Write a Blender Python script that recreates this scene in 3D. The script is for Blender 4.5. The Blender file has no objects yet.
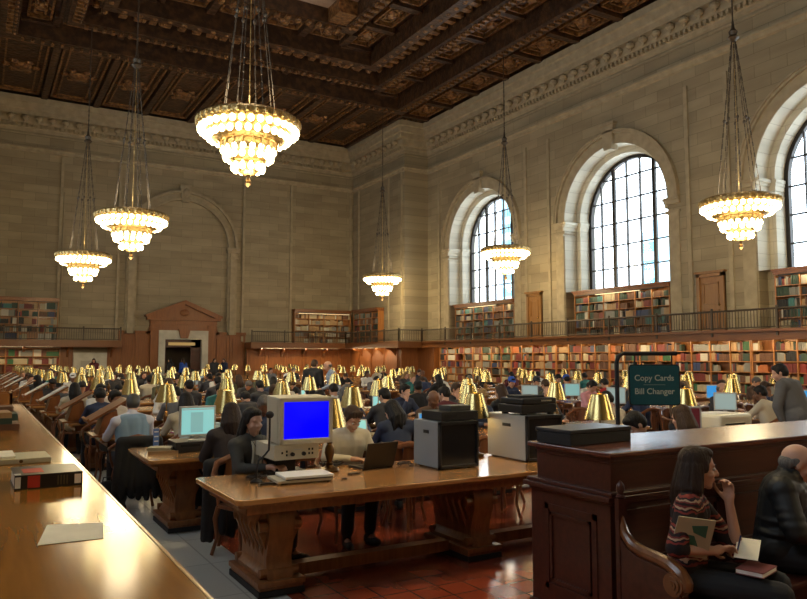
import bpy, bmesh, math, random
from mathutils import Vector, Matrix, Euler
random.seed(7)
PI = math.pi
R = math.radians
S = bpy.context.scene
C = S.collection

# ---------------------------------------------------------------- camera, sky, exposure
cam_d = bpy.data.cameras.new('camera'); cam = bpy.data.objects.new('camera', cam_d); C.objects.link(cam)
cam.location = (0, 0, 1.75); cam.rotation_euler = (R(90 + 4.63), 0, R(-30.5))
cam_d.sensor_width = 36; cam_d.lens = 723 / 807 * 36; cam_d.clip_start = 0.05; cam_d.clip_end = 400
S.camera = cam
S.view_settings.view_transform = 'Standard'; S.view_settings.look = 'None'
S.view_settings.gamma = 1; S.view_settings.exposure = 0.0; S.view_settings.use_curve_mapping = False
W = bpy.data.worlds.new('world'); S.world = W; W.use_nodes = True
wn = W.node_tree.nodes; wl = W.node_tree.links
bg = wn['Background']; bg.inputs['Color'].default_value = (0.80, 0.90, 1.0, 1); bg.inputs['Strength'].default_value = 7.0
CH_W = 245      # chandelier watts
DESK_W = 2.0    # desk lamp watts

# ---------------------------------------------------------------- materials
MATS = {}
def mat(name, col, rough=0.6, metal=0.0, spec=0.5, coat=0.0, emit=None, es=1.0):
    if name in MATS: return MATS[name]
    m = bpy.data.materials.new(name); m.use_nodes = True
    b = m.node_tree.nodes['Principled BSDF']
    b.inputs['Base Color'].default_value = (*col, 1); b.inputs['Roughness'].default_value = rough
    b.inputs['Metallic'].default_value = metal; b.inputs['Specular IOR Level'].default_value = spec
    b.inputs['Coat Weight'].default_value = coat
    if coat: b.inputs['Coat Roughness'].default_value = 0.12
    if emit:
        b.inputs['Emission Color'].default_value = (*emit, 1); b.inputs['Emission Strength'].default_value = es
    m.diffuse_color = (*col, 1); MATS[name] = m
    return m
def nodes(m): return m.node_tree.nodes, m.node_tree.links, m.node_tree.nodes['Principled BSDF']
def noise_mix(m, c1, c2, scale=5, stretch=(1, 1, 1), detail=4, lo=0.35, hi=0.65, bump=0.0, coord='Object', bscale=None):
    n, l, b = nodes(m)
    tc = n.new('ShaderNodeTexCoord'); mp = n.new('ShaderNodeMapping'); mp.inputs['Scale'].default_value = stretch
    l.new(tc.outputs[coord], mp.inputs['Vector'])
    t = n.new('ShaderNodeTexNoise'); t.inputs['Scale'].default_value = scale; t.inputs['Detail'].default_value = detail
    l.new(mp.outputs[0], t.inputs['Vector'])
    r = n.new('ShaderNodeValToRGB'); r.color_ramp.elements[0].position = lo; r.color_ramp.elements[1].position = hi
    r.color_ramp.elements[0].color = (*c1, 1); r.color_ramp.elements[1].color = (*c2, 1)
    l.new(t.outputs['Fac'], r.inputs['Fac']); l.new(r.outputs['Color'], b.inputs['Base Color'])
    if bump:
        bp = n.new('ShaderNodeBump'); bp.inputs['Strength'].default_value = bump; bp.inputs['Distance'].default_value = 0.05
        src = t
        if bscale:
            src = n.new('ShaderNodeTexNoise'); src.inputs['Scale'].default_value = bscale; l.new(mp.outputs[0], src.inputs['Vector'])
        l.new(src.outputs['Fac'], bp.inputs['Height']); l.new(bp.outputs[0], b.inputs['Normal'])
    return m
def wood(name, c1, c2, rough=0.35, coat=0.0, axis=0, scale=3.0, spec=0.5):
    m = mat(name, c1, rough, coat=coat, spec=spec)
    st = [9, 9, 9]; st[axis] = 0.8
    return noise_mix(m, c1, c2, scale, tuple(st), 6, 0.3, 0.7)

oak = wood('oak varnish', (0.33, 0.145, 0.045), (0.50, 0.25, 0.085), 0.22, 0.5)
oak_leg = wood('carved oak', (0.17, 0.062, 0.02), (0.27, 0.11, 0.036), 0.4, 0.2, 2)
noise_b = oak_leg
counter_m = wood('counter veneer', (0.25, 0.095, 0.014), (0.34, 0.14, 0.022), 0.13, 0.0, 1, 2.0, 0.32)
counter_edge = wood('counter edge', (0.34, 0.17, 0.05), (0.46, 0.26, 0.09), 0.3, 0.3, 1)
mahog = wood('mahogany', (0.05, 0.014, 0.009), (0.08, 0.022, 0.013), 0.33, 0.15, 0)
mahog_top = wood('mahogany top', (0.09, 0.026, 0.016), (0.13, 0.04, 0.023), 0.26, 0.3, 0)
bench_m = wood('bench arm wood', (0.15, 0.055, 0.018), (0.21, 0.08, 0.028), 0.3, 0.2, 2)
chair_m = wood('chair wood', (0.13, 0.045, 0.018), (0.21, 0.075, 0.028), 0.35, 0.2, 2)
panel_m = wood('panel wood', (0.19, 0.062, 0.015), (0.27, 0.095, 0.023), 0.4, 0.1, 2, 2)
case_m = wood('bookcase wood', (0.27, 0.105, 0.026), (0.38, 0.16, 0.042), 0.4, 0.1, 2, 2)
fascia_m = wood('balcony fascia', (0.13, 0.046, 0.011), (0.19, 0.068, 0.016), 0.4, 0.1, 1, 2)
door_m = wood('door wood', (0.22, 0.10, 0.026), (0.29, 0.14, 0.04), 0.4, 0.1, 2, 2)
iron = mat('dark iron', (0.035, 0.03, 0.025), 0.45, 0.6)
brass = mat('brushed brass', (0.52, 0.40, 0.165), 0.26, 1.0)
bronze = mat('bronze', (0.13, 0.075, 0.03), 0.35, 0.9)
chmetal = noise_mix(mat('chandelier gilt', (0.5, 0.33, 0.12), 0.35, 0.85), (0.30, 0.2, 0.08), (0.62, 0.44, 0.18), 14, bump=0.6)
chchain = mat('chandelier chain', (0.10, 0.08, 0.06), 0.5, 0.7)
bulb_m = mat('bulb glow', (1, 0.9, 0.6), 0.4, emit=(1.0, 0.80, 0.42), es=14); bulb_m.cycles.emission_sampling = 'NONE'
dbulb_m = mat('desk bulb glow', (1, 0.85, 0.5), 0.4, emit=(1.0, 0.74, 0.32), es=10); dbulb_m.cycles.emission_sampling = 'NONE'
strip_m = mat('strip lamp glow', (1, 0.85, 0.5), 0.4, emit=(1.0, 0.78, 0.42), es=1.6); strip_m.cycles.emission_sampling = 'NONE'
black = mat('black plastic', (0.012, 0.012, 0.014), 0.4)
blackm = mat('matt black', (0.01, 0.01, 0.011), 0.7)
greyp = mat('grey enamel', (0.22, 0.245, 0.27), 0.4)
beige = mat('beige plastic', (0.50, 0.46, 0.35), 0.5)
creamp = mat('cream plastic', (0.68, 0.65, 0.52), 0.45)
dgrey = mat('dark screen', (0.02, 0.022, 0.024), 0.15)
silver = mat('silver plastic', (0.42, 0.43, 0.42), 0.4)
blue_scr = mat('blue screen', (0.0, 0.0, 0.3), 0.2, emit=(0.0, 0.0, 1.0), es=1.0)
cyan_scr = mat('pale cyan screen', (0.2, 0.4, 0.4), 0.2, emit=(0.27, 0.66, 0.66), es=0.7)
cyan_doc = mat('grey document', (0.2, 0.35, 0.35), 0.2, emit=(0.24, 0.52, 0.52), es=0.6)
win_scr = mat('desktop blue screen', (0.05, 0.2, 0.4), 0.2, emit=(0.03, 0.25, 0.62), es=0.9)
red_scr = mat('dark red screen', (0.06, 0.01, 0.01), 0.2, emit=(0.055, 0.010, 0.012), es=0.8)
pale_scr = mat('pale grey screen', (0.2, 0.25, 0.25), 0.2, emit=(0.30, 0.40, 0.38), es=0.7)
paper = noise_mix(mat('paper', (0.7, 0.66, 0.52), 0.8), (0.78, 0.74, 0.60), (0.86, 0.82, 0.68), 8)
white = mat('white paper', (0.78, 0.77, 0.72), 0.8)
mag = mat('magazine cover', (0.45, 0.42, 0.28), 0.5)
magg = mat('green print', (0.04, 0.16, 0.10), 0.5)
red_l = mat('red label', (0.5, 0.035, 0.02), 0.5)
orange_l = mat('orange label', (0.55, 0.11, 0.03), 0.5)
marble = noise_mix(mat('white marble', (0.55, 0.53, 0.45), 0.35), (0.44, 0.42, 0.34), (0.56, 0.54, 0.45), 2, detail=6)
sign_m = mat('teal sign', (0.006, 0.085, 0.10), 0.45)
signtxt = mat('sign lettering', (0.46, 0.50, 0.40), 0.6)
skin = mat('skin', (0.50, 0.27, 0.17), 0.5); skin_d = mat('brown skin', (0.16, 0.07, 0.035), 0.5); skin_p = mat('pale skin', (0.52, 0.30, 0.21), 0.5)
eye_w = mat('eye white', (0.6, 0.58, 0.55), 0.3); eye_d = mat('iris', (0.03, 0.02, 0.015), 0.2)
lips = mat('lips', (0.38, 0.12, 0.09), 0.5)

def stone_mat(name, horiz):
    m = mat(name, (0.42, 0.34, 0.22), 0.75, spec=0.25)
    n, l, b = nodes(m)
    tc = n.new('ShaderNodeTexCoord'); sx = n.new('ShaderNodeSeparateXYZ'); cx = n.new('ShaderNodeCombineXYZ')
    l.new(tc.outputs['Object'], sx.inputs[0]); l.new(sx.outputs[horiz], cx.inputs[0]); l.new(sx.outputs[2], cx.inputs[1])
    br = n.new('ShaderNodeTexBrick'); br.inputs['Scale'].default_value = 1.0
    br.inputs['Brick Width'].default_value = 1.25; br.inputs['Row Height'].default_value = 0.46
    br.inputs['Mortar Size'].default_value = 0.008; br.inputs['Mortar Smooth'].default_value = 0.3
    br.inputs['Color1'].default_value = (0.365, 0.308, 0.208, 1); br.inputs['Color2'].default_value = (0.29, 0.243, 0.163, 1)
    br.inputs['Mortar'].default_value = (0.20, 0.17, 0.105, 1); br.inputs['Bias'].default_value = 0.0
    l.new(cx.outputs[0], br.inputs['Vector'])
    ns = n.new('ShaderNodeTexNoise'); ns.inputs['Scale'].default_value = 0.7; ns.inputs['Detail'].default_value = 8
    mp = n.new('ShaderNodeMapping'); mp.inputs['Scale'].default_value = (0.6, 3, 1); l.new(cx.outputs[0], mp.inputs[0]); l.new(mp.outputs[0], ns.inputs['Vector'])
    mx = n.new('ShaderNodeMix'); mx.data_type = 'RGBA'; mx.blend_type = 'MULTIPLY'; mx.inputs['Factor'].default_value = 0.55
    rp = n.new('ShaderNodeValToRGB'); rp.color_ramp.elements[0].color = (0.66, 0.64, 0.6, 1); rp.color_ramp.elements[1].color = (1.12, 1.1, 1.06, 1)
    rp.color_ramp.elements[0].position = 0.3; rp.color_ramp.elements[1].position = 0.7
    l.new(ns.outputs['Fac'], rp.inputs[0]); l.new(br.outputs['Color'], mx.inputs[6]); l.new(rp.outputs[0], mx.inputs[7])
    l.new(mx.outputs[2], b.inputs['Base Color'])
    bp = n.new('ShaderNodeBump'); bp.inputs['Strength'].default_value = 0.5; bp.inputs['Distance'].default_value = 0.02
    l.new(br.outputs['Fac'], bp.inputs['Height']); bp.invert = True; l.new(bp.outputs[0], b.inputs['Normal'])
    return m
stone_y = stone_mat('limestone blocks on long wall', 1)
stone_x = stone_mat('limestone blocks on end wall', 0)
stone_p = noise_mix(mat('plain limestone', (0.45, 0.37, 0.24), 0.75, spec=0.25), (0.31, 0.26, 0.175), (0.39, 0.328, 0.222), 3, detail=6)
reveal_daylit_m = stone_mat('daylight-lightened reveal limestone', 1)  # wall limestone again, its colour lightened to carry daylight on the reveals
for _q in reveal_daylit_m.node_tree.nodes:
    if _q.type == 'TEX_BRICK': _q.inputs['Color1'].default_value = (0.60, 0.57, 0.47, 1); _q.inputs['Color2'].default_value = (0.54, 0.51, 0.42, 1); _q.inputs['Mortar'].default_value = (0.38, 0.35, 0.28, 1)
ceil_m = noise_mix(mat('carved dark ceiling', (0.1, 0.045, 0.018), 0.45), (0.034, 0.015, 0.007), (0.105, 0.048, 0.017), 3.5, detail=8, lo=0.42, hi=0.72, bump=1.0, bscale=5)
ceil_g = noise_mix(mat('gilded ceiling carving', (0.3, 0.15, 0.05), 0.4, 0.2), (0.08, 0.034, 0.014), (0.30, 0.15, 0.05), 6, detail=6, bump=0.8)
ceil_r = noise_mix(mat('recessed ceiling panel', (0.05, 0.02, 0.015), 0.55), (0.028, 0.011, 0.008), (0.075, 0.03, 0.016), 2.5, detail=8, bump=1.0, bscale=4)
paint_m = noise_mix(mat('clouded sky mural', (0.4, 0.28, 0.2), 0.7), (0.30, 0.20, 0.15), (0.75, 0.58, 0.42), 0.6, detail=7)

def tile_mat(name, c1, c2, mort, w, h, rough, offs=0.0):
    m = mat(name, c1, rough, coat=0.3)
    n, l, b = nodes(m)
    tc = n.new('ShaderNodeTexCoord')
    br = n.new('ShaderNodeTexBrick'); br.inputs['Scale'].default_value = 1.0; br.offset = offs
    br.inputs['Brick Width'].default_value = w; br.inputs['Row Height'].default_value = h; br.inputs['Mortar Size'].default_value = 0.008
    br.inputs['Color1'].default_value = (*c1, 1); br.inputs['Color2'].default_value = (*c2, 1); br.inputs['Mortar'].default_value = (*mort, 1)
    l.new(tc.outputs['Object'], br.inputs['Vector']); l.new(br.outputs['Color'], b.inputs['Base Color'])
    ns = n.new('ShaderNodeTexNoise'); ns.inputs['Scale'].default_value = 3; l.new(tc.outputs['Object'], ns.inputs['Vector'])
    mr = n.new('ShaderNodeMapRange'); mr.inputs['To Min'].default_value = rough - 0.07; mr.inputs['To Max'].default_value = rough + 0.1
    l.new(ns.outputs['Fac'], mr.inputs[0]); l.new(mr.outputs[0], b.inputs['Roughness'])
    bp = n.new('ShaderNodeBump'); bp.inputs['Strength'].default_value = 0.4; bp.inputs['Distance'].default_value = 0.01; bp.invert = True
    l.new(br.outputs['Fac'], bp.inputs['Height']); l.new(bp.outputs[0], b.inputs['Normal'])
    return m
red_tile = tile_mat('red quarry tile', (0.25, 0.042, 0.018), (0.31, 0.060, 0.025), (0.06, 0.02, 0.014), 0.24, 0.24, 0.2)
pale_tile = tile_mat('pale grey stone tile', (0.52, 0.52, 0.47), (0.57, 0.57, 0.52), (0.34, 0.34, 0.30), 0.9, 0.9, 0.35)

# ---------------------------------------------------------------- mesh builder
class MB:
    def __init__(s): s.v = []; s.f = []; s.m = []; s.mi = 0
    def add(s, vs, fs, M=None):
        k = len(s.v)
        for p in vs: s.v.append(tuple(M @ Vector(p)) if M is not None else tuple(p))
        for f in fs: s.f.append(tuple(i + k for i in f)); s.m.append(s.mi)
        return s
    def box(s, x0, x1, y0, y1, z0, z1, M=None):
        vs = [(x, y, z) for z in (z0, z1) for y in (y0, y1) for x in (x0, x1)]
        return s.add(vs, [(0, 2, 3, 1), (4, 5, 7, 6), (0, 1, 5, 4), (2, 6, 7, 3), (0, 4, 6, 2), (1, 3, 7, 5)], M)
    def cbox(s, c, d, M=None):
        return s.box(c[0]-d[0]/2, c[0]+d[0]/2, c[1]-d[1]/2, c[1]+d[1]/2, c[2]-d[2]/2, c[2]+d[2]/2, M)
    def lathe(s, prof, seg=24, M=None, c=(0, 0, 0), closed=True):
        vs = []; fs = []
        for r, z in prof:
            for i in range(seg):
                a = 2*PI*i/seg; vs.append((c[0]+r*math.cos(a), c[1]+r*math.sin(a), c[2]+z))
        n = len(prof)
        for j in range(n-1):
            for i in range(seg):
                i2 = (i+1) % seg; fs.append((j*seg+i, j*seg+i2, (j+1)*seg+i2, (j+1)*seg+i))
        if closed:
            if prof[0][0] > 1e-4: fs.append(tuple(range(seg-1, -1, -1)))
            if prof[-1][0] > 1e-4: fs.append(tuple((n-1)*seg+i for i in range(seg)))
        return s.add(vs, fs, M)
    def tube(s, pts, rad, seg=8, M=None, flat=1.0):
        pts = [Vector(p) for p in pts]; n = len(pts)
        if not hasattr(rad, '__len__'): rad = [rad]*n
        vs = []; fs = []; prev = None
        for i, p in enumerate(pts):
            t = (pts[min(i+1, n-1)] - pts[max(i-1, 0)]).normalized()
            if prev is None:
                a = Vector((0, 0, 1)) if abs(t.z) < 0.9 else Vector((1, 0, 0)); u = t.cross(a).normalized()
            else: u = (prev - t*prev.dot(t)).normalized()
            prev = u; w = t.cross(u)
            for k in range(seg):
                a = 2*PI*k/seg; vs.append(tuple(p + u*math.cos(a)*rad[i] + w*math.sin(a)*rad[i]*flat))
        for j in range(n-1):
            for k in range(seg):
                k2 = (k+1) % seg; fs.append((j*seg+k, j*seg+k2, (j+1)*seg+k2, (j+1)*seg+k))
        fs.append(tuple(range(seg-1, -1, -1))); fs.append(tuple((n-1)*seg+k for k in range(seg)))
        return s.add(vs, fs, M)
    def prism(s, poly, a0, a1, axis='y', M=None):
        n = len(poly); vs = []
        for a in (a0, a1):
            for p, q in poly:
                vs.append({'y': (p, a, q), 'x': (a, p, q), 'z': (p, q, a)}[axis])
        fs = [tuple(range(n)), tuple(range(2*n-1, n-1, -1))] + [(i, n+i, n+(i+1) % n, (i+1) % n) for i in range(n)]
        return s.add(vs, fs, M)
    def ell(s, c, r, M=None, seg=16, rings=10):
        pr = [(math.sin(PI*j/rings), -math.cos(PI*j/rings)) for j in range(rings+1)]
        T = Matrix.Translation(c) @ Matrix.Diagonal((r[0], r[1], r[2], 1))
        pr[0] = (0.001, -1); pr[-1] = (0.001, 1)
        return s.lathe(pr, seg, (M @ T) if M is not None else T)
    def cap(s, a, b, ra, rb, seg=14, M=None):
        a = Vector(a); b = Vector(b); d = b-a; L = max(d.length, 1e-4); q = d.to_track_quat('Z', 'Y').to_matrix().to_4x4()
        T = Matrix.Translation(a) @ q
        if M is not None: T = M @ T
        pr = [(0.001, -ra)] + [(ra*math.sin(x), -ra*math.cos(x)) for x in (0.5, 1.0)] + [(ra, 0), (rb, L)] + [(rb*math.cos(x), L+rb*math.sin(x)) for x in (0.55, 1.05)] + [(0.001, L+rb)]
        return s.lathe(pr, seg, T)
    def build(s, name, m, parent=None, smooth=False, bevel=0, loc=None, rot=None):
        me = bpy.data.meshes.new(name); me.from_pydata(s.v, [], s.f)
        bm = bmesh.new(); bm.from_mesh(me); bmesh.ops.recalc_face_normals(bm, faces=bm.faces); bm.to_mesh(me); bm.free()
        ms = m if isinstance(m, (list, tuple)) else [m]
        for q in ms: me.materials.append(q)
        if len(ms) > 1: me.polygons.foreach_set('material_index', s.m)
        if smooth:
            me.polygons.foreach_set('use_smooth', [True]*len(me.polygons))
            me.set_sharp_from_angle(angle=R(35))
        o = bpy.data.objects.new(name, me); C.objects.link(o)
        if bevel:
            b = o.modifiers.new('bevel', 'BEVEL'); b.width = bevel; b.segments = 2; b.limit_method = 'ANGLE'; b.angle_limit = R(50)
        if parent is not None: o.parent = parent
        if loc: o.location = loc
        if rot: o.rotation_euler = rot
        return o
def tag(o, label, cat, group=None, kind=None):
    if label: o['label'] = label
    if cat: o['category'] = cat
    if group: o['group'] = group
    if kind: o['kind'] = kind
    return o
def thing(name, label, cat, loc=(0, 0, 0), rz=0, group=None):
    o = bpy.data.objects.new(name, None); C.objects.link(o); o.empty_display_size = 0.1
    o.location = loc; o.rotation_euler = (0, 0, rz); return tag(o, label, cat, group)
def struct(o): o['kind'] = 'structure'; return o
KIDS = {}
def kids(o):
    if o.name not in KIDS: KIDS[o.name] = list(o.children)
    return KIDS[o.name]
def dup(o, loc=None, rz=None, label=None, group=None, parent=None, swap=None):
    c = o.copy(); C.objects.link(c)
    if parent is not None: c.parent = parent
    if loc is not None: c.location = loc
    if rz is not None: c.rotation_euler = (0, 0, rz)
    if label: c['label'] = label
    if group: c['group'] = group
    if swap:
        nm = o.name.split('.')[0]
        if nm in swap:
            c.material_slots[0].link = 'OBJECT'; c.material_slots[0].material = swap[nm]
    for ch in kids(o): dup(ch, parent=c, swap=swap)
    return c
ORD = ['nearest', 'second', 'third', 'fourth', 'fifth', 'sixth', 'seventh', 'eighth', 'ninth', 'tenth', 'eleventh', 'twelfth', 'thirteenth', 'fourteenth', 'fifteenth', 'sixteenth',
       'seventeenth', 'eighteenth', 'nineteenth']
ORDN = ['first'] + ORD[1:]
def ordinal(k):
    T = ['', 'ten', 'twenty', 'thirty', 'forty', 'fifty', 'sixty', 'seventy', 'eighty', 'ninety']
    TT = ['', 'tenth', 'twentieth', 'thirtieth', 'fortieth', 'fiftieth', 'sixtieth', 'seventieth', 'eightieth', 'ninetieth']
    if k < len(ORDN): return ORDN[k]
    n = k+1; h, r = divmod(n, 100)
    w = (ORDN[r-1] if 0 < r < 20 else TT[r//10] if r % 10 == 0 and r else (T[r//10]+'-'+ORDN[r % 10-1]) if r else '')
    return ('hundred-' if h else '')+w
def proj(X, Y, Z):
    v = cam.rotation_euler.to_matrix().inverted() @ (Vector((X, Y, Z)) - Vector(cam.location))
    if v.z >= -0.1: return None
    return 403.5 + 723*v.x/-v.z, 299.5 - 723*v.y/-v.z, -v.z

# ================================================================ SETTING
ZC = 16.2; XR = 24.1; XA = 22.4; YA = 37.9; YE = 45.0; XL = -2.7; YB = -8.0
# floor
struct(MB().box(XL-1, XR+1, YB, YE+0.5, -0.3, 0).build('floor', pale_tile))
def slab(x0, x1, y0, y1, dx=0.0):
    return MB().add([(x0, y0, 0.004), (x1, y0, 0.004), (x1+dx, y1, 0.004), (x0+dx, y1, 0.004)], [(0, 1, 2, 3)])
struct(slab(2.05, 9.2, YB, 42.6, 0).build('floor', red_tile))
struct(slab(9.9, 21.0, YB, 42.6, 0).build('floor', red_tile))
# long wall with arched windows
XM0 = (XL+XR)/2
WC = [32.5, 22.65, 12.75, 2.85, -7.05 + 1.0]
R1, R2, ZS, SILL = 3.02, 2.74, 8.25, 4.87
def arch_pts(yc, r, n=20, z0=None):
    pts = [(yc+r, SILL if z0 is None else z0)] + [(yc + r*math.cos(PI*i/n), ZS + r*math.sin(PI*i/n)) for i in range(n+1)] + [(yc-r, SILL if z0 is None else z0)]
    return pts
def wall_long(name, sx=1):
    mb = MB(); edges = []
    ys = [YA] + [(WC[i]+WC[i+1])/2 for i in range(4)] + [YB]
    for i, yc in enumerate(WC):
        y1, y0 = ys[i], ys[i+1]
        if yc-R1 < y0: continue
        q = lambda a, b, c, d: mb.add([(XR, a, b), (XR, c, b), (XR, c, d), (XR, a, d)], [(0, 1, 2, 3)])
        q(y0, 0, yc-R1, ZC+1); q(yc+R1, 0, y1, ZC+1); q(yc-R1, 0, yc+R1, 2.7)
        for ya in (yc-R1, yc+R1): mb.add([(XR, ya, 2.7), (XR+0.55, ya, 2.7), (XR+0.55, ya, SILL), (XR, ya, SILL)], [(0, 1, 2, 3)])
        mb.add([(XR+0.55, yc-R1, 2.7), (XR+0.55, yc+R1, 2.7), (XR+0.55, yc+R1, SILL), (XR+0.55, yc-R1, SILL)], [(0, 1, 2, 3)])
        mb.add([(XR, yc-R1, 2.7), (XR+0.55, yc-R1, 2.7), (XR+0.55, yc+R1, 2.7), (XR, yc+R1, 2.7)], [(0, 1, 2, 3)])
        ap = arch_pts(yc, R1)[1:-1]
        for j in range(len(ap)-1):
            (a, za), (b, zb) = ap[j], ap[j+1]
            mb.add([(XR, a, za), (XR, b, zb), (XR, b, ZC+1), (XR, a, ZC+1)], [(0, 1, 2, 3)])
        # two stepped reveals
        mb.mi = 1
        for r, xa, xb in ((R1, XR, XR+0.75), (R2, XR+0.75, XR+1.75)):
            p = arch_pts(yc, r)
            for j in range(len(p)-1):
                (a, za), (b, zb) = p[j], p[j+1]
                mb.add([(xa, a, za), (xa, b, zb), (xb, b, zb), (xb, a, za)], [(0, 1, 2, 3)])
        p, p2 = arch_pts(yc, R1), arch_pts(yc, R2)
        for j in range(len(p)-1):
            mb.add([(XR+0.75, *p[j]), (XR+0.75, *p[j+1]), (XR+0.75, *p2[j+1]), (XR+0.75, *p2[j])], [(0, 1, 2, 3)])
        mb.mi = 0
        mb.add([(XR, yc-R1, SILL), (XR+1.75, yc-R1, SILL), (XR+1.75, yc+R1, SILL), (XR, yc+R1, SILL)], [(0, 1, 2, 3)])
    mb.add([(XR, YB, 0), (XR, (WC[3]+WC[4])/2, 0), (XR, (WC[3]+WC[4])/2, ZC+1), (XR, YB, ZC+1)], [(0, 1, 2, 3)])
    # the narrower end bay
    mb.add([(XR, YA, 0), (XA, YA, 0), (XA, YA, ZC+1), (XR, YA, ZC+1)], [(0, 1, 2, 3)])
    mb.add([(XA, YA, 0), (XA, YE, 0), (XA, YE, ZC+1), (XA, YA, ZC+1)], [(0, 1, 2, 3)])
    if sx < 0: mb.v = [(2*XM0-x, y, z) for x, y, z in mb.v]
    o = mb.build(name, [stone_y, reveal_daylit_m])
    return struct(o)
wall_long('wall_right'); wall_long('wall_left', -1)
struct(MB().box(XR+1.76, XR+2.0, YB, YE, 0, SILL-0.02).build('wall_right', stone_y)); struct(MB().box(XL-2.0, XL-1.76, YB, YE, 0, SILL-0.02).build('wall_left', stone_y))
# wall mouldings on the long wall: archivolts, keystones, imposts, pilaster strips
def trim(mb, k, m=None, smooth=False): return struct(mb.build('trim_%d' % k, m or stone_p, smooth=smooth))
for k, yc in enumerate(WC[:4]):
    mb = MB(); mc = MB()
    n = 26
    for (ra, rb, xo) in ((R1, R1+0.45, 0.03), (R1+0.45, R1+0.55, 0.14), (R1+0.55, R1+0.62, 0.2)):
        for i in range(n):
            a, b = PI*i/n, PI*(i+1)/n
            P = [(yc+r*math.cos(t), ZS+r*math.sin(t)) for r in (ra, rb) for t in (a, b)]
            vs = [(XR+0.0, *P[0]), (XR+0.0, *P[1]), (XR+0.0, *P[2]), (XR+0.0, *P[3])] + [(XR-xo, *p) for p in P]
            mb.add(vs, [(4, 5, 7, 6), (0, 1, 5, 4), (2, 6, 7, 3)])
    mb.prism([(yc-0.22, ZS+R1-0.25), (yc+0.22, ZS+R1-0.25), (yc+0.36, ZS+R1+0.85), (yc-0.36, ZS+R1+0.85)], XR-0.2, XR+0.2, 'x')
    mb.box(XR-0.26, XR, yc-0.42, yc+0.42, ZS+R1+0.85, ZS+R1+0.97)
    for sgn in (-1, 1):
        e = yc+sgn*R1
        y0, y1 = sorted((e-sgn*0.06, e+sgn*0.62))
        for (zz, h, o_) in ((ZS-0.62, 0.08, 0.08), (ZS-0.12, 0.12, 0.16), (ZS-0.28, 0.16, 0.1)):
            mb.box(XR-o_, XR+0.62, y0, y1, zz, zz+h)
        for (zz, h, o_) in ((ZS-0.66, 0.07, 0.06), (ZS-0.42, 0.18, 0.07), (ZS-0.24, 0.12, 0.13), (ZS-0.12, 0.12, 0.19)):
            y0, y1 = sorted((yc+sgn*(R1-o_), yc+sgn*(R1+0.01))); mc.box(XR-0.12, XR+0.76, y0, y1, zz, zz+h)
            y0, y1 = sorted((yc+sgn*(R2-o_*0.4), yc+sgn*(R1+0.01))); mc.box(XR+0.72, XR+1.3, y0, y1, zz, zz+h)
        y0, y1 = sorted((e+sgn*0.04, e+sgn*0.56)); mb.box(XR-0.05, XR, y0, y1, 2.8, ZS-0.6)
        y0, y1 = sorted((e+sgn*0.95, e+sgn*1.12)); mb.box(XR-0.08, XR, y0, y1, 2.8, 12.6)
    trim(mb, 1); trim(mc, 1, reveal_daylit_m)
# cornices: swept profile along wall lines
def cornice(path, prof, inward, k, m=None):
    # path: list of (x,y); inward: list of unit offsets per vertex; prof: list of (offset, z)
    mb = MB(); n = len(prof); vs = []
    for (x, y), (ix, iy) in zip(path, inward):
        for o, z in prof: vs.append((x+ix*o, y+iy*o, z))
    fs = []
    for j in range(len(path)-1):
        for i in range(n-1): fs.append((j*n+i, j*n+i+1, (j+1)*n+i+1, (j+1)*n+i))
    mb.add(vs, fs); return trim(mb, k, m)
PATH = [(XL, YB), (XL, YE-0.0), (XA, YE), (XA, YA), (XR, YA), (XR, YB)]
INW = [(1, 0), (1, -1), (-1, -1), (-1, -1), (-1, -1), (-1, 0)]
cornice(PATH, [(0, 14.45), (0.08, 14.5), (0.1, 14.62), (0.16, 14.66), (0.16, 14.82), (0.3, 14.86), (0.34, 14.98), (0.36, 15.22), (0.62, 15.26), (0.66, 15.5), (0.74, 15.56), (0.8, 15.85), (0.9, 15.9), (0.92, ZC), (0, ZC)], INW, 2)
cornice(PATH, [(0, 13.3), (0.1, 13.34), (0.12, 13.46), (0.2, 13.5), (0.2, 13.58), (0, 13.62)], INW, 3)
cornice(PATH, [(0, 14.3), (0.05, 14.3), (0.05, 14.36), (0, 14.36)], INW, 3)
def along(a, b, step):
    a = Vector(a); b = Vector(b); L = (b-a).length; n = max(1, int(L/step)); return [a+(b-a)*((i+0.5)/n) for i in range(n)]
mb = MB(); md = MB()
for (p, q, off, ax) in (((XR, -2), (XR, YA-0.9), (-1, 0), 1), ((XA, YA), (XA, YE-0.9), (-1, 0), 1), ((XL, YE), (XA-0.9, YE), (0, -1), 0)):
    for v in along(p, q, 0.68):      # egg-shaped modillions
        c = (v.x+off[0]*0.5, v.y+off[1]*0.5, 15.1)
        mb.ell(c, (0.2 if ax else 0.2, 0.2, 0.16), seg=8, rings=5)
        mb.ell((c[0], c[1], 15.02), (0.1, 0.12, 0.2), seg=6, rings=4)
    for v in along(p, q, 0.24):      # dentils
        md.cbox((v.x+off[0]*0.24, v.y+off[1]*0.24, 14.75), (0.16, 0.12, 0.16) if ax else (0.12, 0.16, 0.16))
trim(mb, 4, smooth=True); trim(md, 5)
# end wall
def wall_end():
    mb = MB()
    x0, x1, z1 = 9.55, 12.1, 3.1
    for a, b, c, d in ((XL-2, x0, 0, ZC+1), (x1, XA+1, 0, ZC+1), (x0, x1, z1, ZC+1)):
        mb.add([(a, YE, c), (b, YE, c), (b, YE, d), (a, YE, d)], [(0, 1, 2, 3)])
    return struct(mb.build('wall_end', stone_x))
wall_end()
struct(MB().box(XL, XR, YB-0.3, YB, 0, ZC+1).build('wall_back', stone_x))
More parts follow.
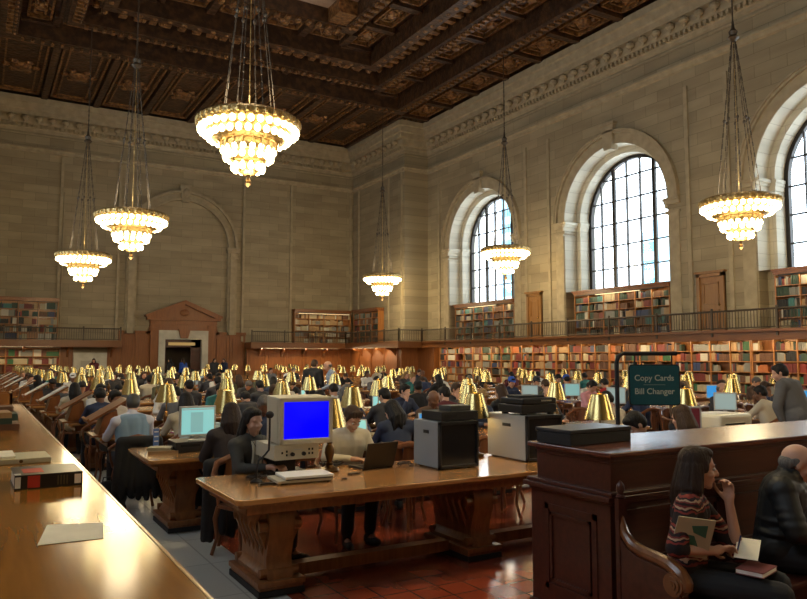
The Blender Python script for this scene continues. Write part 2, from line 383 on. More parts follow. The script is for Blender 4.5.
# vestibule behind the end door
vest = mat('vestibule wall', (0.10, 0.07, 0.045), 0.6)
mb = MB(); mb.box(9.4, 9.55, YE, YE+2.2, 0, 3.3); mb.box(12.1, 12.25, YE, YE+2.2, 0, 3.3); mb.box(9.4, 12.25, YE+2.2, YE+2.3, 0, 3.3); mb.box(9.4, 12.25, YE, YE+2.3, 3.3, 3.4); mb.box(9.4, 12.25, YE, YE+2.3, -0.1, 0.0)
struct(mb.build('wall_vestibule', vest))
# blind arches on end wall
def blind_arch(xc, r, zs, key=True):
    mb = MB(); n = 28
    for (ra, rb, o) in ((r, r+0.14, 0.28), (r+0.14, r+0.46, 0.12), (r+0.46, r+0.60, 0.34)):
        for i in range(n):
            a, b = PI*i/n, PI*(i+1)/n
            P = [(xc+q*math.cos(t), zs+q*math.sin(t)) for q in (ra, rb) for t in (a, b)]
            mb.add([(p[0], YE, p[1]) for p in P]+[(p[0], YE-o, p[1]) for p in P], [(4, 5, 7, 6), (0, 1, 5, 4), (2, 6, 7, 3)])
    for s in (-1, 1):
        a, b = sorted((xc+s*r, xc+s*(r+0.6)))
        mb.box(a, b, YE-0.2, YE, 3.2, zs-0.3); mb.box(a+0.12, b-0.12, YE-0.3, YE, 3.2, zs-0.3)
        mb.box(a-0.12, b+0.12, YE-0.42, YE, zs-0.16, zs); mb.box(a-0.07, b+0.07, YE-0.36, YE, zs-0.32, zs-0.16); mb.box(a-0.05, b+0.05, YE-0.34, YE, zs-0.7, zs-0.6)
        a, b = sorted((xc+s*(r+0.95), xc+s*(r+1.1))); mb.box(a, b, YE-0.12, YE, 2.8, 13.3)
    if key:
        mb.prism([(xc-0.2, zs+r-0.1), (xc+0.2, zs+r-0.1), (xc+0.34, zs+r+0.95), (xc-0.34, zs+r+0.95)], YE-0.36, YE, 'y')
        mb.ell((xc, YE-0.36, zs+r+0.45), (0.2, 0.12, 0.3), seg=8, rings=5)
    return trim(mb, 6)
blind_arch(10.75, 2.75, 8.7)
mb = MB()
for x in (3.75, -0.6, 17.7, 22.1): mb.box(x, x+0.16, YE-0.1, YE, 2.8, 13.3)
for x in (3.95,): mb.box(x, x+0.07, YE-0.16, YE, 2.8, 11.2)
for y in (YA+0.25, YA+1.9, YE-1.0): mb.box(XA-0.08, XA, y, y+0.14, 2.8, 13.3)
trim(mb, 7)

# ---------------- ceiling
def ring(mb, a, b, z):   # a outer rect, b inner rect (x0,x1,y0,y1): flat frame at z
    A = [(a[0], a[2]), (a[1], a[2]), (a[1], a[3]), (a[0], a[3])]; B = [(b[0], b[2]), (b[1], b[2]), (b[1], b[3]), (b[0], b[3])]
    mb.add([(*p, z) for p in A+B], [(0, 1, 5, 4), (1, 2, 6, 5), (2, 3, 7, 6), (3, 0, 4, 7)])
def skirt(mb, a, z0, z1):
    A = [(a[0], a[2]), (a[1], a[2]), (a[1], a[3]), (a[0], a[3])]
    mb.add([(*p, z0) for p in A]+[(*p, z1) for p in A], [(i, (i+1) % 4, 4+(i+1) % 4, 4+i) for i in range(4)])
def inset(a, d): return (a[0]+d, a[1]-d, a[2]+d, a[3]-d)
XM = 10.7; YM = 17.0
def rect(hx, hy): return (XM-hx, XM+hx, YM-hy, YM+hy)
Q0 = (XL-0.1, XR+0.1, YB-0.1, YE+0.1)
Q1 = rect(9.7, 18.3); Q2 = rect(7.3, 16.2); Q3 = rect(6.1, 14.8); Q4 = rect(3.5, 12.4)
mbc = MB(); mbp = MB(); mbg = MB()
ring(mbc, Q0, Q1, ZC+0.25)
def beam(rc, w, z0, z1):
    o = (rc[0]-w, rc[1]+w, rc[2]-w, rc[3]+w)
    ring(mbc, o, rc, z0); skirt(mbc, o, z0, z1); skirt(mbc, rc, z0, z1+1.2)
    for k, (d, h) in enumerate(((0.12, 0.12), (0.28, 0.26))):
        oo = (o[0]-d, o[1]+d, o[2]-d, o[3]+d); ring(mbc, oo, o, z0+h); skirt(mbc, oo, z0+h, z1)
beam(Q1, 0.7, ZC-0.15, ZC+0.3); beam(Q2, 0.6, ZC+0.1, ZC+0.7); beam(Q3, 0.55, ZC+0.45, ZC+1.0); beam(Q4, 0.6, ZC+0.9, ZC+1.5)
ring(mbp, Q1, Q2, ZC+0.75); ring(mbp, Q2, Q3, ZC+0.95); ring(mbp, Q3, Q4, ZC+1.35)
# outer border: ribs and rosettes
def coffers(a, b, z, depth, step, rib=0.16, ros=True):
    cx = ((a[1]+b[1])/2, b[1], a[1]); W_ = a[1]-b[1]
    segs = [('y', b[1], a[1], a[2], a[3]), ('y', a[0], b[0], a[2], a[3]), ('x', b[0], b[1], b[3], a[3]), ('x', b[0], b[1], a[2], b[2])]
    for ax, x0, x1, y0, y1 in segs:
        L = (y1-y0) if ax == 'y' else (x1-x0); n = max(1, round(L/step)); d = L/n
        for i in range(n+1):
            t = (y0 if ax == 'y' else x0)+i*d
            if ax == 'y': mbc.box(x0, x1, t-rib, t+rib, z-depth, z+0.05)
            else: mbc.box(t-rib, t+rib, y0, y1, z-depth, z+0.05)
            if i == n: continue
            u0, u1 = (x0, x1) if ax == 'y' else (y0, y1)
            for (m0, m1, dz) in ((rib+0.12, 0.10, 0.18), (rib+0.42, 0.08, 0.1)):
                p0, p1 = t+m0, t+d-m0; q0, q1 = u0+m0*0.8, u1-m0*0.8
                if p1-p0 < 0.4 or q1-q0 < 0.4: continue
                for (A0, A1, B0, B1) in ((p0, p1, q0, q0+m1), (p0, p1, q1-m1, q1), (p0, p0+m1, q0, q1), (p1-m1, p1, q0, q1)):
                    if ax == 'y': mbg.box(B0, B1, A0, A1, z-dz, z+0.02)
                    else: mbg.box(A0, A1, B0, B1, z-dz, z+0.02)
            if ros:
                c = ((u0+u1)/2, t+d/2) if ax == 'y' else (t+d/2, (u0+u1)/2)
                r = min(d, u1-u0)*0.2
                mbg.ell((c[0], c[1], z-0.05), (r, r, 0.2), seg=10, rings=4)
                for k in range(6):
                    an = k*PI/3; mbg.ell((c[0]+r*1.25*math.cos(an), c[1]+r*1.25*math.sin(an), z-0.03), (r*0.4, r*0.4, 0.12), seg=6, rings=4)
Q0b = (XL+0.9, XR-0.9, YB+0.9, YE-0.9)
coffers(Q0b, (Q1[0]-1.0, Q1[1]+1.0, Q1[2]-1.0, Q1[3]+1.0), ZC+0.25, 0.3, 2.6)
coffers(inset(Q1, 0.1), (Q2[0]-0.9, Q2[1]+0.9, Q2[2]-0.9, Q2[3]+0.9), ZC+0.75, 0.25, 2.9, 0.14)
coffers(inset(Q3, 0.15), (Q4[0]-0.9, Q4[1]+0.9, Q4[2]-0.9, Q4[3]+0.9), ZC+1.35, 0.3, 2.4, 0.18)
# bracket rows
def brackets(rc, z, step, sz, off):
    for (p, q, o) in (((rc[1], rc[2]), (rc[1], rc[3]), (off, 0)), ((rc[0], rc[2]), (rc[0], rc[3]), (-off, 0)), ((rc[0], rc[3]), (rc[1], rc[3]), (0, off)), ((rc[0], rc[2]), (rc[1], rc[2]), (0, -off))):
        for v in along(p, q, step):
            mbg.cbox((v.x+o[0], v.y+o[1], z), (sz*(1.9 if o[0] else 1), sz*(1.9 if o[1] else 1), sz*0.9))
            mbg.ell((v.x+o[0]*0.4, v.y+o[1]*0.4, z-sz*0.4), (sz*0.5, sz*0.5, sz*0.45), seg=6, rings=4)
brackets(Q3, ZC+0.62, 0.62, 0.3, 0.75); brackets(Q2, ZC+0.02, 0.36, 0.14, 0.3); brackets(Q1, ZC-0.2, 0.4, 0.13, 0.35); brackets(Q4, ZC+0.85, 0.5, 0.2, 0.3); brackets(inset(Q2, 0.4), ZC+0.7, 0.8, 0.26, 0)
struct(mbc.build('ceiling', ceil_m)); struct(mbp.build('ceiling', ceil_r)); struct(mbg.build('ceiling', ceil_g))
mb = MB(); mb.add([(Q4[0], Q4[2], ZC+1.6), (Q4[1], Q4[2], ZC+1.6), (Q4[1], Q4[3], ZC+1.6), (Q4[0], Q4[3], ZC+1.6)], [(0, 1, 2, 3)])
struct(mb.build('ceiling', paint_m))
# notched corners of the mural frame
mb = MB()
for sx in (0, 1):
    for sy in (2, 3):
        mb.cbox((Q4[sx]+(0.45 if sx == 0 else -0.45), Q4[sy]+(0.6 if sy == 2 else -0.6), ZC+1.3), (0.9, 1.2, 0.7))
struct(mb.build('ceiling', ceil_g))
struct(MB().box(XL-1, XR+3, YB-1, YE+3, ZC+2.4, ZC+2.6).build('ceiling', ceil_r))

# ---------------- windows
glass_m = bpy.data.materials.new('window glass'); glass_m.use_nodes = True
_n, _l = glass_m.node_tree.nodes, glass_m.node_tree.links; _n.clear()
_o = _n.new('ShaderNodeOutputMaterial'); _t = _n.new('ShaderNodeBsdfTransparent'); _g = _n.new('ShaderNodeBsdfGlossy'); _x = _n.new('ShaderNodeMixShader')
_t.inputs[0].default_value = (0.93, 0.97, 0.98, 1); _g.inputs['Roughness'].default_value = 0.05; _x.inputs[0].default_value = 0.06
_l.new(_t.outputs[0], _x.inputs[1]); _l.new(_g.outputs[0], _x.inputs[2]); _l.new(_x.outputs[0], _o.inputs[0])
for k, yc in enumerate(WC[:4]):
    X0 = XR+1.42; w = 2*R2; pw = w/7; mb = MB()
    def zt(y): return ZS+math.sqrt(max(0, R2**2-(y-yc)**2))
    for i in range(1, 7):
        y = yc-R2+pw*i; thick = 0.085 if i in (2, 5) else 0.026
        mb.box(X0-0.06, X0+0.06, y-thick, y+thick, SILL, zt(y)-0.02)
    z = SILL+1.05; j = 0
    while z < ZS+R2-0.1:
        hw = R2 if z < ZS else math.sqrt(R2**2-(z-ZS)**2)
        mb.box(X0-0.05, X0+0.05, yc-hw, yc+hw, z-0.03, z+0.03); z += 1.05
    n = 24; P = arch_pts(yc, R2, n); Pi = arch_pts(yc, R2-0.16, n)
    for j in range(len(P)-1):
        vs = [(X0-0.1, *P[j]), (X0-0.1, *P[j+1]), (X0-0.1, *Pi[j+1]), (X0-0.1, *Pi[j]), (X0+0.1, *P[j]), (X0+0.1, *P[j+1]), (X0+0.1, *Pi[j+1]), (X0+0.1, *Pi[j])]
        mb.add(vs, [(0, 1, 2, 3), (7, 6, 5, 4), (3, 2, 6, 7)])
    mb.box(X0-0.1, X0+0.1, yc-R2, yc+R2, SILL, SILL+0.14)
    fr = struct(mb.build('window_%d' % (k+1), iron))
    gp = arch_pts(yc, R2, n)
    g = MB(); g.add([(X0+0.02, *p) for p in gp], [tuple(range(len(gp)))]); go = g.build('glass', glass_m, fr); go['kind'] = 'structure'
    q = fr.copy(); C.objects.link(q); q.name = 'window_%d' % (k+5); q.location.x = 2*XM0-2*X0
    gq = go.copy(); C.objects.link(gq); gq.parent = q
    L = bpy.data.lights.new('daylight', 'AREA'); L.shape = 'RECTANGLE'; L.size = 5.2; L.size_y = 6; L.energy = 10; L.color = (0.75, 0.88, 1)
    L.cycles.is_portal = True
    lo = bpy.data.objects.new('window_light', L); C.objects.link(lo); lo.location = (XR+1.9, yc, 7.9); lo.rotation_euler = (0, R(90), 0)
    lo = bpy.data.objects.new('window_light', L); C.objects.link(lo); lo.location = (XL-1.9, yc, 7.9); lo.rotation_euler = (0, R(-90), 0)
# building seen through the panes
bl = noise_mix(mat('pale blue tower', (0.25, 0.5, 0.6), 0.5), (0.30, 0.52, 0.62), (0.42, 0.62, 0.72), 0.2)
def tower(x, y, w, d, h, label):
    t = thing('tower_block', label, 'building', (x, y, 0))
    MB().box(-w/2, w/2, -d/2, d/2, 0, h).build('facade', bl, t)
    for i in range(int(h/3.4)): MB().box(-w/2-0.1, -w/2, -d/2+0.6, d/2-0.6, 1.2+i*3.4, 3.0+i*3.4).build('window_band', mat('tower glass', (0.10, 0.30, 0.38), 0.3), t)
    MB().box(-w/4, w/4, -d/4, d/4, h, h+2.2).build('roof_plant', bl, t)
tower(110, 92.5, 4, 4, 25.5, 'pale blue tower block seen through the middle arched window')
tower(100, 118, 7, 9, 36, 'taller pale blue tower block seen through the farthest arched window')

# ---------------- balcony (gallery)
def fascia(x0, x1, y0, y1):
    mb = MB(); mb.box(x0, x1, y0, y1, 2.42, 2.74)
    return mb
XG = 22.9
mb = MB(); mb.box(XG, XR, YB, YA-1.2, 2.44, 2.70); mb.box(XG-0.08, XG, YB, YA-1.2, 2.36, 2.50); mb.box(XG-0.1, XG, YB, YA-1.2, 2.64, 2.74)
mb.box(XG-1.6, XR, YA-1.2, YA, 2.44, 2.70); mb.box(XG-1.6, XG, YA-1.28, YA-1.2, 2.36, 2.74)
mb.box(XG-1.6, XA, YA, YE, 2.44, 2.70); mb.box(XG-1.68, XG-1.6, YA-1.28, YE-1.2, 2.36, 2.74)
mb.box(14.8, XG-1.6, YE-1.2, YE, 2.44, 2.70); mb.box(14.8, XG-1.6, YE-1.28, YE-1.2, 2.36, 2.74); mb.box(14.72, 14.8, YE-1.28, YE, 2.36, 2.74)
mb.box(XL, 7.05, YE-1.2, YE, 2.44, 2.70); mb.box(XL, 7.05, YE-1.28, YE-1.2, 2.36, 2.74); mb.box(7.05, 7.12, YE-1.28, YE, 2.36, 2.74)
trim(mb, 8, fascia_m)
mb = MB()   # scroll brackets below the gallery
def bracket(x, y, dx, dy):
    pts = [(0, 2.44), (0.75, 2.44), (0.7, 2.3), (0.4, 2.22), (0.2, 2.05), (0.0, 1.8)]
    w = 0.06
    if dx: mb.prism([(x-dx*(1.15-p), q) for p, q in pts] if False else [(x+dx*p, q) for p, q in pts], y-w, y+w, 'y')
    else: mb.prism([(y+dy*p, q) for p, q in pts], x-w, x+w, 'x')
for i in range(11): bracket(17.2+i*0, YE, 0, -1) if False else None
for x in (15.6, 17.1, 18.6, 20.1): bracket(x, YE-0.3, 0, -1)
for x in (-1.8, 0.2, 2.2, 4.4, 6.7): bracket(x, YE-0.3, 0, -1)
for y in (43.0, 41.5, 40, 38.5): bracket(XA-0.25, y, -1, 0)
trim(mb, 9, panel_m)
# railings: each run is one thing of rail, posts, baluster panels
def railing(x0, y0, x1, y1, label, step=2.0, curved=False):
    t = thing('gallery_railing', label, 'railing', (x0, y0, 2.72), group=None)
    d = Vector((x1-x0, y1-y0, 0)); L = d.length; u = d/L; n = max(1, round(L/step))
    MB().tube([(0, 0, 0.69), tuple(d+Vector((0, 0, 0.69)))], 0.035, 8).build('handrail', chchain, t)
    MB().tube([(0, 0, 0.08), tuple(d+Vector((0, 0, 0.08)))], 0.02, 6).build('bottom_rail', chchain, t)
    pm = None
    for i in range(n+1):
        p = u*(L*i/n)
        if pm is None:
            m = MB(); m.box(-0.035, 0.035, -0.035, 0.035, -0.3, 0.72); m.ell((0, 0, 0.76), (0.05, 0.05, 0.05), seg=8, rings=5); m.cbox((0, 0, -0.05), (0.09, 0.09, 0.12)); m.tube([(0, 0, -0.3), (0, 0, -0.36)], 0.05, 8)
            pm = m.build('post', chchain, t, loc=p)
        else:
            q = pm.copy(); C.objects.link(q); q.location = p
    for i in range(n):
        m = MB(); a = u*(L*i/n); k = int(L/n/0.115)
        for j in range(1, k):
            p = u*(L/n*j/k); m.box(p.x-0.009, p.x+0.009, p.y-0.009, p.y+0.009, 0.08, 0.67)
        m.build('baluster_panel', chchain, t, loc=a)
railing(XG, YA-1.2, XG, 2.0, 'dark iron railing of the gallery running below the three arched windows', 2.45)
railing(XG-1.6, YA-1.2, XG, YA-1.2, 'short return of iron gallery railing where the long wall steps back')
railing(XG-1.6, YE-1.2, XG-1.6, YA-1.2, 'iron gallery railing in front of the narrow side bookcase at the far corner')
railing(14.8, YE-1.2, XG-1.6, YE-1.2, 'iron gallery railing on the end wall, right of the pedimented doorway')
railing(XL, YE-1.2, 7.05, YE-1.2, 'iron gallery railing on the end wall, left of the pedimented doorway')

# ---------------- books and bookcases
BOOKC = {'dark green': (0.025, 0.05, 0.035), 'dark red': (0.13, 0.02, 0.015), 'brown': (0.11, 0.05, 0.025), 'navy': (0.025, 0.04, 0.10), 'cream': (0.36, 0.31, 0.20), 'black': (0.015, 0.015, 0.015),
         'tan': (0.33, 0.21, 0.10), 'grey': (0.19, 0.19, 0.17), 'orange': (0.36, 0.11, 0.03), 'bright green': (0.03, 0.11, 0.045), 'white': (0.45, 0.43, 0.36), 'teal': (0.04, 0.15, 0.15), 'bright red': (0.22, 0.03, 0.02)}
BN = list(BOOKC); BM = [mat(k+' book cloth', BOOKC[k], 0.6) for k in BN]
BOOKS = []   # (matrix, w, d, h, colour index, label)
PAL_UP = [0, 0, 2, 2, 5, 7, 7, 3, 11, 1, 4, 6, 0, 5, 10]; PAL_LOW = [2, 1, 4, 6, 7, 10, 5, 12, 0, 3, 8, 2, 6, 7, 7, 1, 2, 6, 5, 1, 2, 4, 0, 6, 9, 2, 1, 7]
ZFILL = 0.93
def bookcase(label, loc, rz, width, height, depth, cols, rows, where, pal, base=0.12, top='flat', group='oak bookcases', litrow=0):
    t = thing('bookcase', label, 'bookcase', loc, rz, group)
    mt = t.matrix_basis
    T = 0.04
    MB().box(-width/2, width/2, depth-0.03, depth, 0, height).build('back_panel', case_m, t)
    m = MB(); m.box(-width/2, width/2, 0.02, depth, 0, base)
    m.build('plinth', case_m, t)
    if top == 'cornice':
        m = MB()
        for o, z0, z1 in ((0.03, 0, 0.06), (0.08, 0.06, 0.13), (0.16, 0.13, 0.19)): m.box(-width/2-o*0.2, width/2+o*0.2, -o, depth, height-0.02+z0, height-0.02+z1)
        m.build('cornice', panel_m, t)
    else: MB().box(-width/2, width/2, 0, depth, height-0.04, height).build('top_board', case_m, t)
    up = None
    for i in range(cols+1):
        x = -width/2+width*i/cols; x = min(max(x, -width/2+T/2), width/2-T/2)
        if up is None: up = MB().box(-T/2, T/2, 0, depth-0.03, base, height-0.04).build('upright', case_m, t, loc=(x, 0, 0))
        else:
            q = up.copy(); C.objects.link(q); q.location = (x, 0, 0)
    rh = (height-base-0.04)/rows; sh = None
    cnt = [0]*rows
    for r in range(rows):
        z = base+rh*r
        if r:
            if sh is None: sh = MB().box(-width/2+T, width/2-T, 0.02, depth-0.03, -0.0125, 0.0125).build('shelf', case_m, t, loc=(0, 0, z))
            else:
                q = sh.copy(); C.objects.link(q); q.location = (0, 0, z)
        rr = rows-1-r
        for c in range(cols):
            x0 = -width/2+width*c/cols+T/2+0.005; x1 = -width/2+width*(c+1)/cols-T/2-0.005
            if random.random() < 0.05: x1 = x0+(x1-x0)*random.uniform(0.2, 0.6)
            x = x0
            run = 0
            while True:
                if run <= 0:
                    run = random.choice([1, 1, 2, 3, 4, 6, 8, 12]); ci = random.choice(pal); hh = random.uniform(0.58, 0.90)*rh; ww = random.uniform(0.03, 0.06); gp = random.random() < 0.06
                w = ww*random.uniform(0.9, 1.1); h = hh*(random.uniform(0.97, 1.0) if run > 3 else random.uniform(0.9, 1.03)); run -= 1
                if x+w > x1: break
                dd = min(depth-0.06, random.uniform(0.17, 0.22)); y0 = 0.035+random.uniform(0, 0.02)
                M = mt @ Matrix.Translation((x+w/2, y0+dd/2, z+0.0127 if r else z))
                lab = '%s book, %s from left on %s shelf from top, %s' % (BN[ci], ordinal(cnt[rr]), ORDN[rr], where)
                BOOKS.append((M, w-0.002, dd, h, ci, lab)); cnt[rr] += 1
                x += w
                if gp and run <= 0: x += random.uniform(0.04, 0.2); gp = False
    return t
# lower run along the long wall
ys = 36.4; k = 0
bw = 3.3
NLOW = 9
for k in range(NLOW):
    yc = 7.4+3.32*(NLOW-1-k)+bw/2-1.6
    bookcase('lit oak bookcase under the gallery, %s from the right along the long wall' % ordinal(NLOW-1-k-2 if NLOW-1-k-2 >= 0 else 0), (23.45, yc, 0), -PI/2, bw, 2.42, 0.45, 4, 6,
             ORD[NLOW-1-k]+' lower case', PAL_LOW, group='bookcases under the gallery')
# window-bay cases
for k, yc in enumerate(WC[:3]):
    bookcase(['tall bookcase below the farthest arched window, dark spines', 'tall bookcase below the middle arched window, dark spines', 'tall bookcase at right edge below the nearest arched window'][k],
             (XR-0.02, yc-0.28, 2.71), -PI/2, 5.42, 1.97, 0.42, 6, 5, ['case under farthest window', 'case under middle window', 'case under nearest window'][k], PAL_UP, top='cornice', base=0.06, group='bookcases below the windows')
# end wall cases
bookcase('gallery bookcase at the left end of the end wall', (0.9, YE-0.45, 2.70), 0, 5.9, 2.2, 0.42, 6, 5, 'left end gallery case', PAL_UP+[1, 12, 4, 6], top='cornice', base=0.06)
bookcase('gallery bookcase on the end wall, left of the far corner', (20.0, YE-0.45, 2.70), 0, 4.1, 2.1, 0.42, 4, 5, 'right end gallery case', [6, 4, 7, 6, 10, 2], top='cornice', base=0.06)
bookcase('narrow gallery bookcase on the side wall of the far corner', (XA-0.45, 42.2, 2.70), -PI/2, 3.5, 2.1, 0.42, 4, 5, 'corner gallery case', [2, 7, 1, 0, 5], top='cornice', base=0.06)
bookcase('low bookcase under the gallery at the left of the end wall', (0.7, YE-0.6, 0), 0, 6.6, 2.3, 0.45, 5, 5, 'left end lower case', [12, 2, 9, 4, 2, 7, 10, 1], group='bookcases under the gallery')
# split: the 300 largest in the picture stand as their own objects, the rest as one
def score(b):
    p = b[0].translation; q = proj(p.x, p.y, p.z+b[3]/2)
    if q is None or not (2 < q[0] < 805 and 0 < q[1] < 384): return 0
    return b[1]*b[3]/q[2]**2
BOOKS.sort(key=score, reverse=True)
def book_mesh(mb, w, d, h, M=None):
    # spine slightly rounded, covers, and page block set back at the top
    w2 = w/2
    poly = [(-w2, d/2), (-w2, -d/2+0.008), (-w2*0.6, -d/2), (w2*0.6, -d/2), (w2, -d/2+0.008), (w2, d/2)]
    mb.prism(poly, 0, h, 'z', M)
BMESH = {}
for i, (M, w, d, h, ci, lab) in enumerate(BOOKS[:300]):
    key = (round(w/0.004), round(h/0.02), ci)
    if key not in BMESH:
        m = MB(); book_mesh(m, key[0]*0.004-0.001, 0.19, key[1]*0.02)
        m2 = bpy.data.meshes.new('book'); m2.from_pydata(m.v, [], m.f); m2.materials.append(BM[ci]); BMESH[key] = m2
    o = bpy.data.objects.new('book', BMESH[key]); C.objects.link(o)
    loc, rot, _s = M.decompose(); o.location = loc; o.rotation_euler = rot.to_euler()
    tag(o, lab, 'book', 'books in the nearest bookcases')
mb = MB()
for (M, w, d, h, ci, lab) in BOOKS[300:]:
    mb.mi = ci; mb.box(-w/2, w/2, -d/2, d/2, 0, h, M)
o = mb.build('shelved_books', BM); tag(o, 'rows of many-coloured books filling the bookcases farther down the hall', 'books', kind='stuff')

# strip lamps under the gallery and in the case heads
def strip_lamp(x, y, z, L_, ax, watts, label, tilt):
    t = thing('strip_light', label, 'lamp', (x, y, z), group='strip lights over the bookcases')
    d = (L_, 0.06) if ax == 'x' else (0.06, L_)
    MB().cbox((0, 0, 0), (d[0], d[1], 0.04)).build('housing', iron, t)
    MB().cbox((0, 0, -0.03), (d[0]*0.97, d[1]*0.5, 0.02)).build('tube', strip_m, t)
    l = bpy.data.lights.new('strip', 'AREA'); l.shape = 'RECTANGLE'; l.energy = watts; l.color = (1, 0.74, 0.42)
    l.size = L_ if ax == 'x' else 0.08; l.size_y = 0.08 if ax == 'x' else L_
    lo = bpy.data.objects.new('strip_lamp', l); C.objects.link(lo); lo.parent = t; lo.location = (0, 0, -0.05); lo.rotation_euler = tilt
for i in range(NLOW):
    yc = 7.4+3.32*i+bw/2-1.6
    strip_lamp(XG+0.05, yc, 2.415, 3.0, 'y', 34, 'strip light under the gallery over the %s lower bookcase from the right' % ordinal(i), (0, R(-38) if True else 0, 0))
for k, yc in enumerate(WC[:3]):
    strip_lamp(XR-0.12, yc-0.28, 4.63, 5.0, 'y', 16, 'strip light at the head of the bookcase below the %s arched window' % ['farthest', 'middle', 'nearest'][k], (0, R(-25), 0))
strip_lamp(18.2, YE-0.95, 2.40, 5.5, 'x', 150, 'strip light under the gallery over the end wall panelling right of the doorway', (R(-35), 0, 0))
strip_lamp(0.7, YE-0.95, 2.40, 6.0, 'x', 90, 'strip light under the gallery over the low bookcase on the end wall', (R(-35), 0, 0))
strip_lamp(20.0, YE-0.62, 4.72, 3.8, 'x', 14, 'strip light heading the gallery bookcase left of the far corner', (R(-25), 0, 0))
strip_lamp(XA-0.9, 41, 2.40, 5, 'y', 60, 'strip light under the gallery at the far corner side wall', (0, R(-35), 0))

# ---------------- panelling, doors
def panelling(mb, x0, x1, y, z0, z1, n, face=-1):
    mb.box(x0, x1, y-0.06, y, z0, z1)
    w = (x1-x0)/n
    for i in range(n):
        a = x0+w*i; mb.box(a+0.0, a+0.08, y-0.1, y-0.05, z0, z1)
        for b0, b1 in ((z0+0.25, z0+(z1-z0)*0.33), (z0+(z1-z0)*0.4, z1-0.3)):
            for q in ((a+0.2, a+0.24, b0, b1), (a+w-0.16, a+w-0.12, b0, b1), (a+0.2, a+w-0.12, b0, b0+0.04), (a+0.2, a+w-0.12, b1-0.04, b1)):
                mb.box(q[0], q[1], y-0.09, y-0.05, q[2], q[3])
    mb.box(x0, x1, y-0.12, y, z0, z0+0.2); mb.box(x0, x1, y-0.13, y, z1-0.12, z1)
mb = MB(); panelling(mb, 7.12, 9.0, YE, 0, 3.25, 2); panelling(mb, 12.7, 14.75, YE, 0, 3.25, 2); mb.box(7.1, 9.0, YE-0.2, YE, 3.2, 3.36); mb.box(12.7, 14.75, YE-0.2, YE, 3.2, 3.36)
trim(mb, 10, panel_m)
mb = MB(); panelling(mb, 14.75, XA, YE-0.25, 0, 2.42, 6); panelling(mb, 4.05, 4.7, YE-0.15, 0, 2.42, 1); panelling(mb, 6.5, 7.1, YE-0.15, 0, 2.42, 1)
trim(mb, 10, panel_m)
mb = MB(); mb.box(XA-0.3, XA-0.1, YA, YE-0.25, 0, 2.42)
for y in (38.2, 39.9, 41.6, 43.3): mb.box(XA-0.36, XA-0.3, y, y+0.12, 0, 2.42)
mb.box(23.3, XR, 36.0, YA, 0, 2.42); mb.box(XA-0.3, 23.5, YA-0.1, YA+0.1, 0, 2.42)
trim(mb, 11, panel_m)
# pedimented doorway
DX = 10.84
m = MB()
for s in (-1, 1):
    a, b = sorted((DX+s*1.48, DX+s*1.95)); m.box(a, b, YE-0.25, YE, 0, 3.75); m.box(a-0.05, b+0.05, YE-0.32, YE, 3.55, 3.75); m.box(a-0.04, b+0.04, YE-0.3, YE, 0, 0.3)
    a, b = sorted((DX+s*1.95, DX+s*2.25)); m.prism([(DX+s*1.95, 3.2), (DX+s*2.3, 3.2), (DX+s*2.1, 3.4), (DX+s*1.95, 3.8)], YE-0.2, YE, 'y')
m.box(DX-1.95, DX+1.95, YE-0.28, YE, 3.42, 3.8); m.box(DX-2.0, DX+2.0, YE-0.34, YE, 3.78, 4.02); m.box(DX-2.2, DX+2.2, YE-0.5, YE, 4.02, 4.2)
door = struct(m.build('door_1', panel_m))
ped = MB(); ped.prism([(DX-2.0, 4.2), (DX+2.0, 4.2), (DX, 5.0)], YE-0.3, YE, 'y')
for s in (-1, 1): ped.prism([(DX+s*2.3, 4.2), (DX+s*2.3, 4.32), (DX, 5.26), (DX, 5.0), (DX+s*1.85, 4.2)], YE-0.52, YE, 'y')
ped.ell((DX, YE-0.3, 4.5), (0.3, 0.08, 0.2)); ped.build('pediment', panel_m, door)
m = MB()
for s in (-1, 1):
    a, b = sorted((DX+s*1.1, DX+s*1.48)); m.box(a, b, YE-0.3, YE+0.1, 0, 3.42)
m.box(DX-1.1, DX+1.1, YE-0.3, YE+0.1, 2.88, 3.42); m.build('marble_frame', marble, door)
m = MB(); m.prism([(DX-0.22, 2.95), (DX+0.22, 2.95), (DX+0.36, 3.5), (DX-0.36, 3.5)], YE-0.42, YE-0.2, 'y'); m.build('keystone_block', panel_m, door)
m = MB(); m.box(DX-1.1, DX+1.1, YE+0.02, YE+0.1, 2.4, 2.88); m.box(DX+0.5, DX+1.1, YE+0.02, YE+0.1, 0, 2.88); m.box(DX-1.1, DX-0.98, YE, YE+0.1, 0, 2.88); m.build('inner_frame', mahog, door)
m = MB(); m.box(DX-0.85, DX+0.75, YE-0.01, YE+0.03, 2.52, 2.7); m.build('transom_panel', mat('lit transom', (0.3, 0.2, 0.08), 0.5, emit=(0.45, 0.30, 0.10), es=0.6), door)
def small_door(y0, y1, z0, z1, k):
    m = MB(); m.box(XR-0.06, XR, y0, y1, z0, z1)
    for q in ((y0, y0+0.14), (y1-0.14, y1)): m.box(XR-0.14, XR, q[0], q[1], z0, z1)
    m.box(XR-0.14, XR, y0, y1, z1-0.14, z1); m.box(XR-0.2, XR, y0-0.06, y1+0.06, z1, z1+0.08)
    for q in ((z0+0.2, z0+0.9), (z0+1.1, z1-0.35)):
        for r in ((y0+0.26, y0+0.31, q[0], q[1]), (y1-0.31, y1-0.26, q[0], q[1]), (y0+0.26, y1-0.26, q[0], q[0]+0.05), (y0+0.26, y1-0.26, q[1]-0.05, q[1])): m.box(XR-0.1, XR-0.05, *r)
    d = struct(m.build('door_%d' % k, door_m))
    MB().ell((XR-0.12, y0+0.22, z0+1.05), (0.04, 0.04, 0.04)).build('door_knob', brass, d)
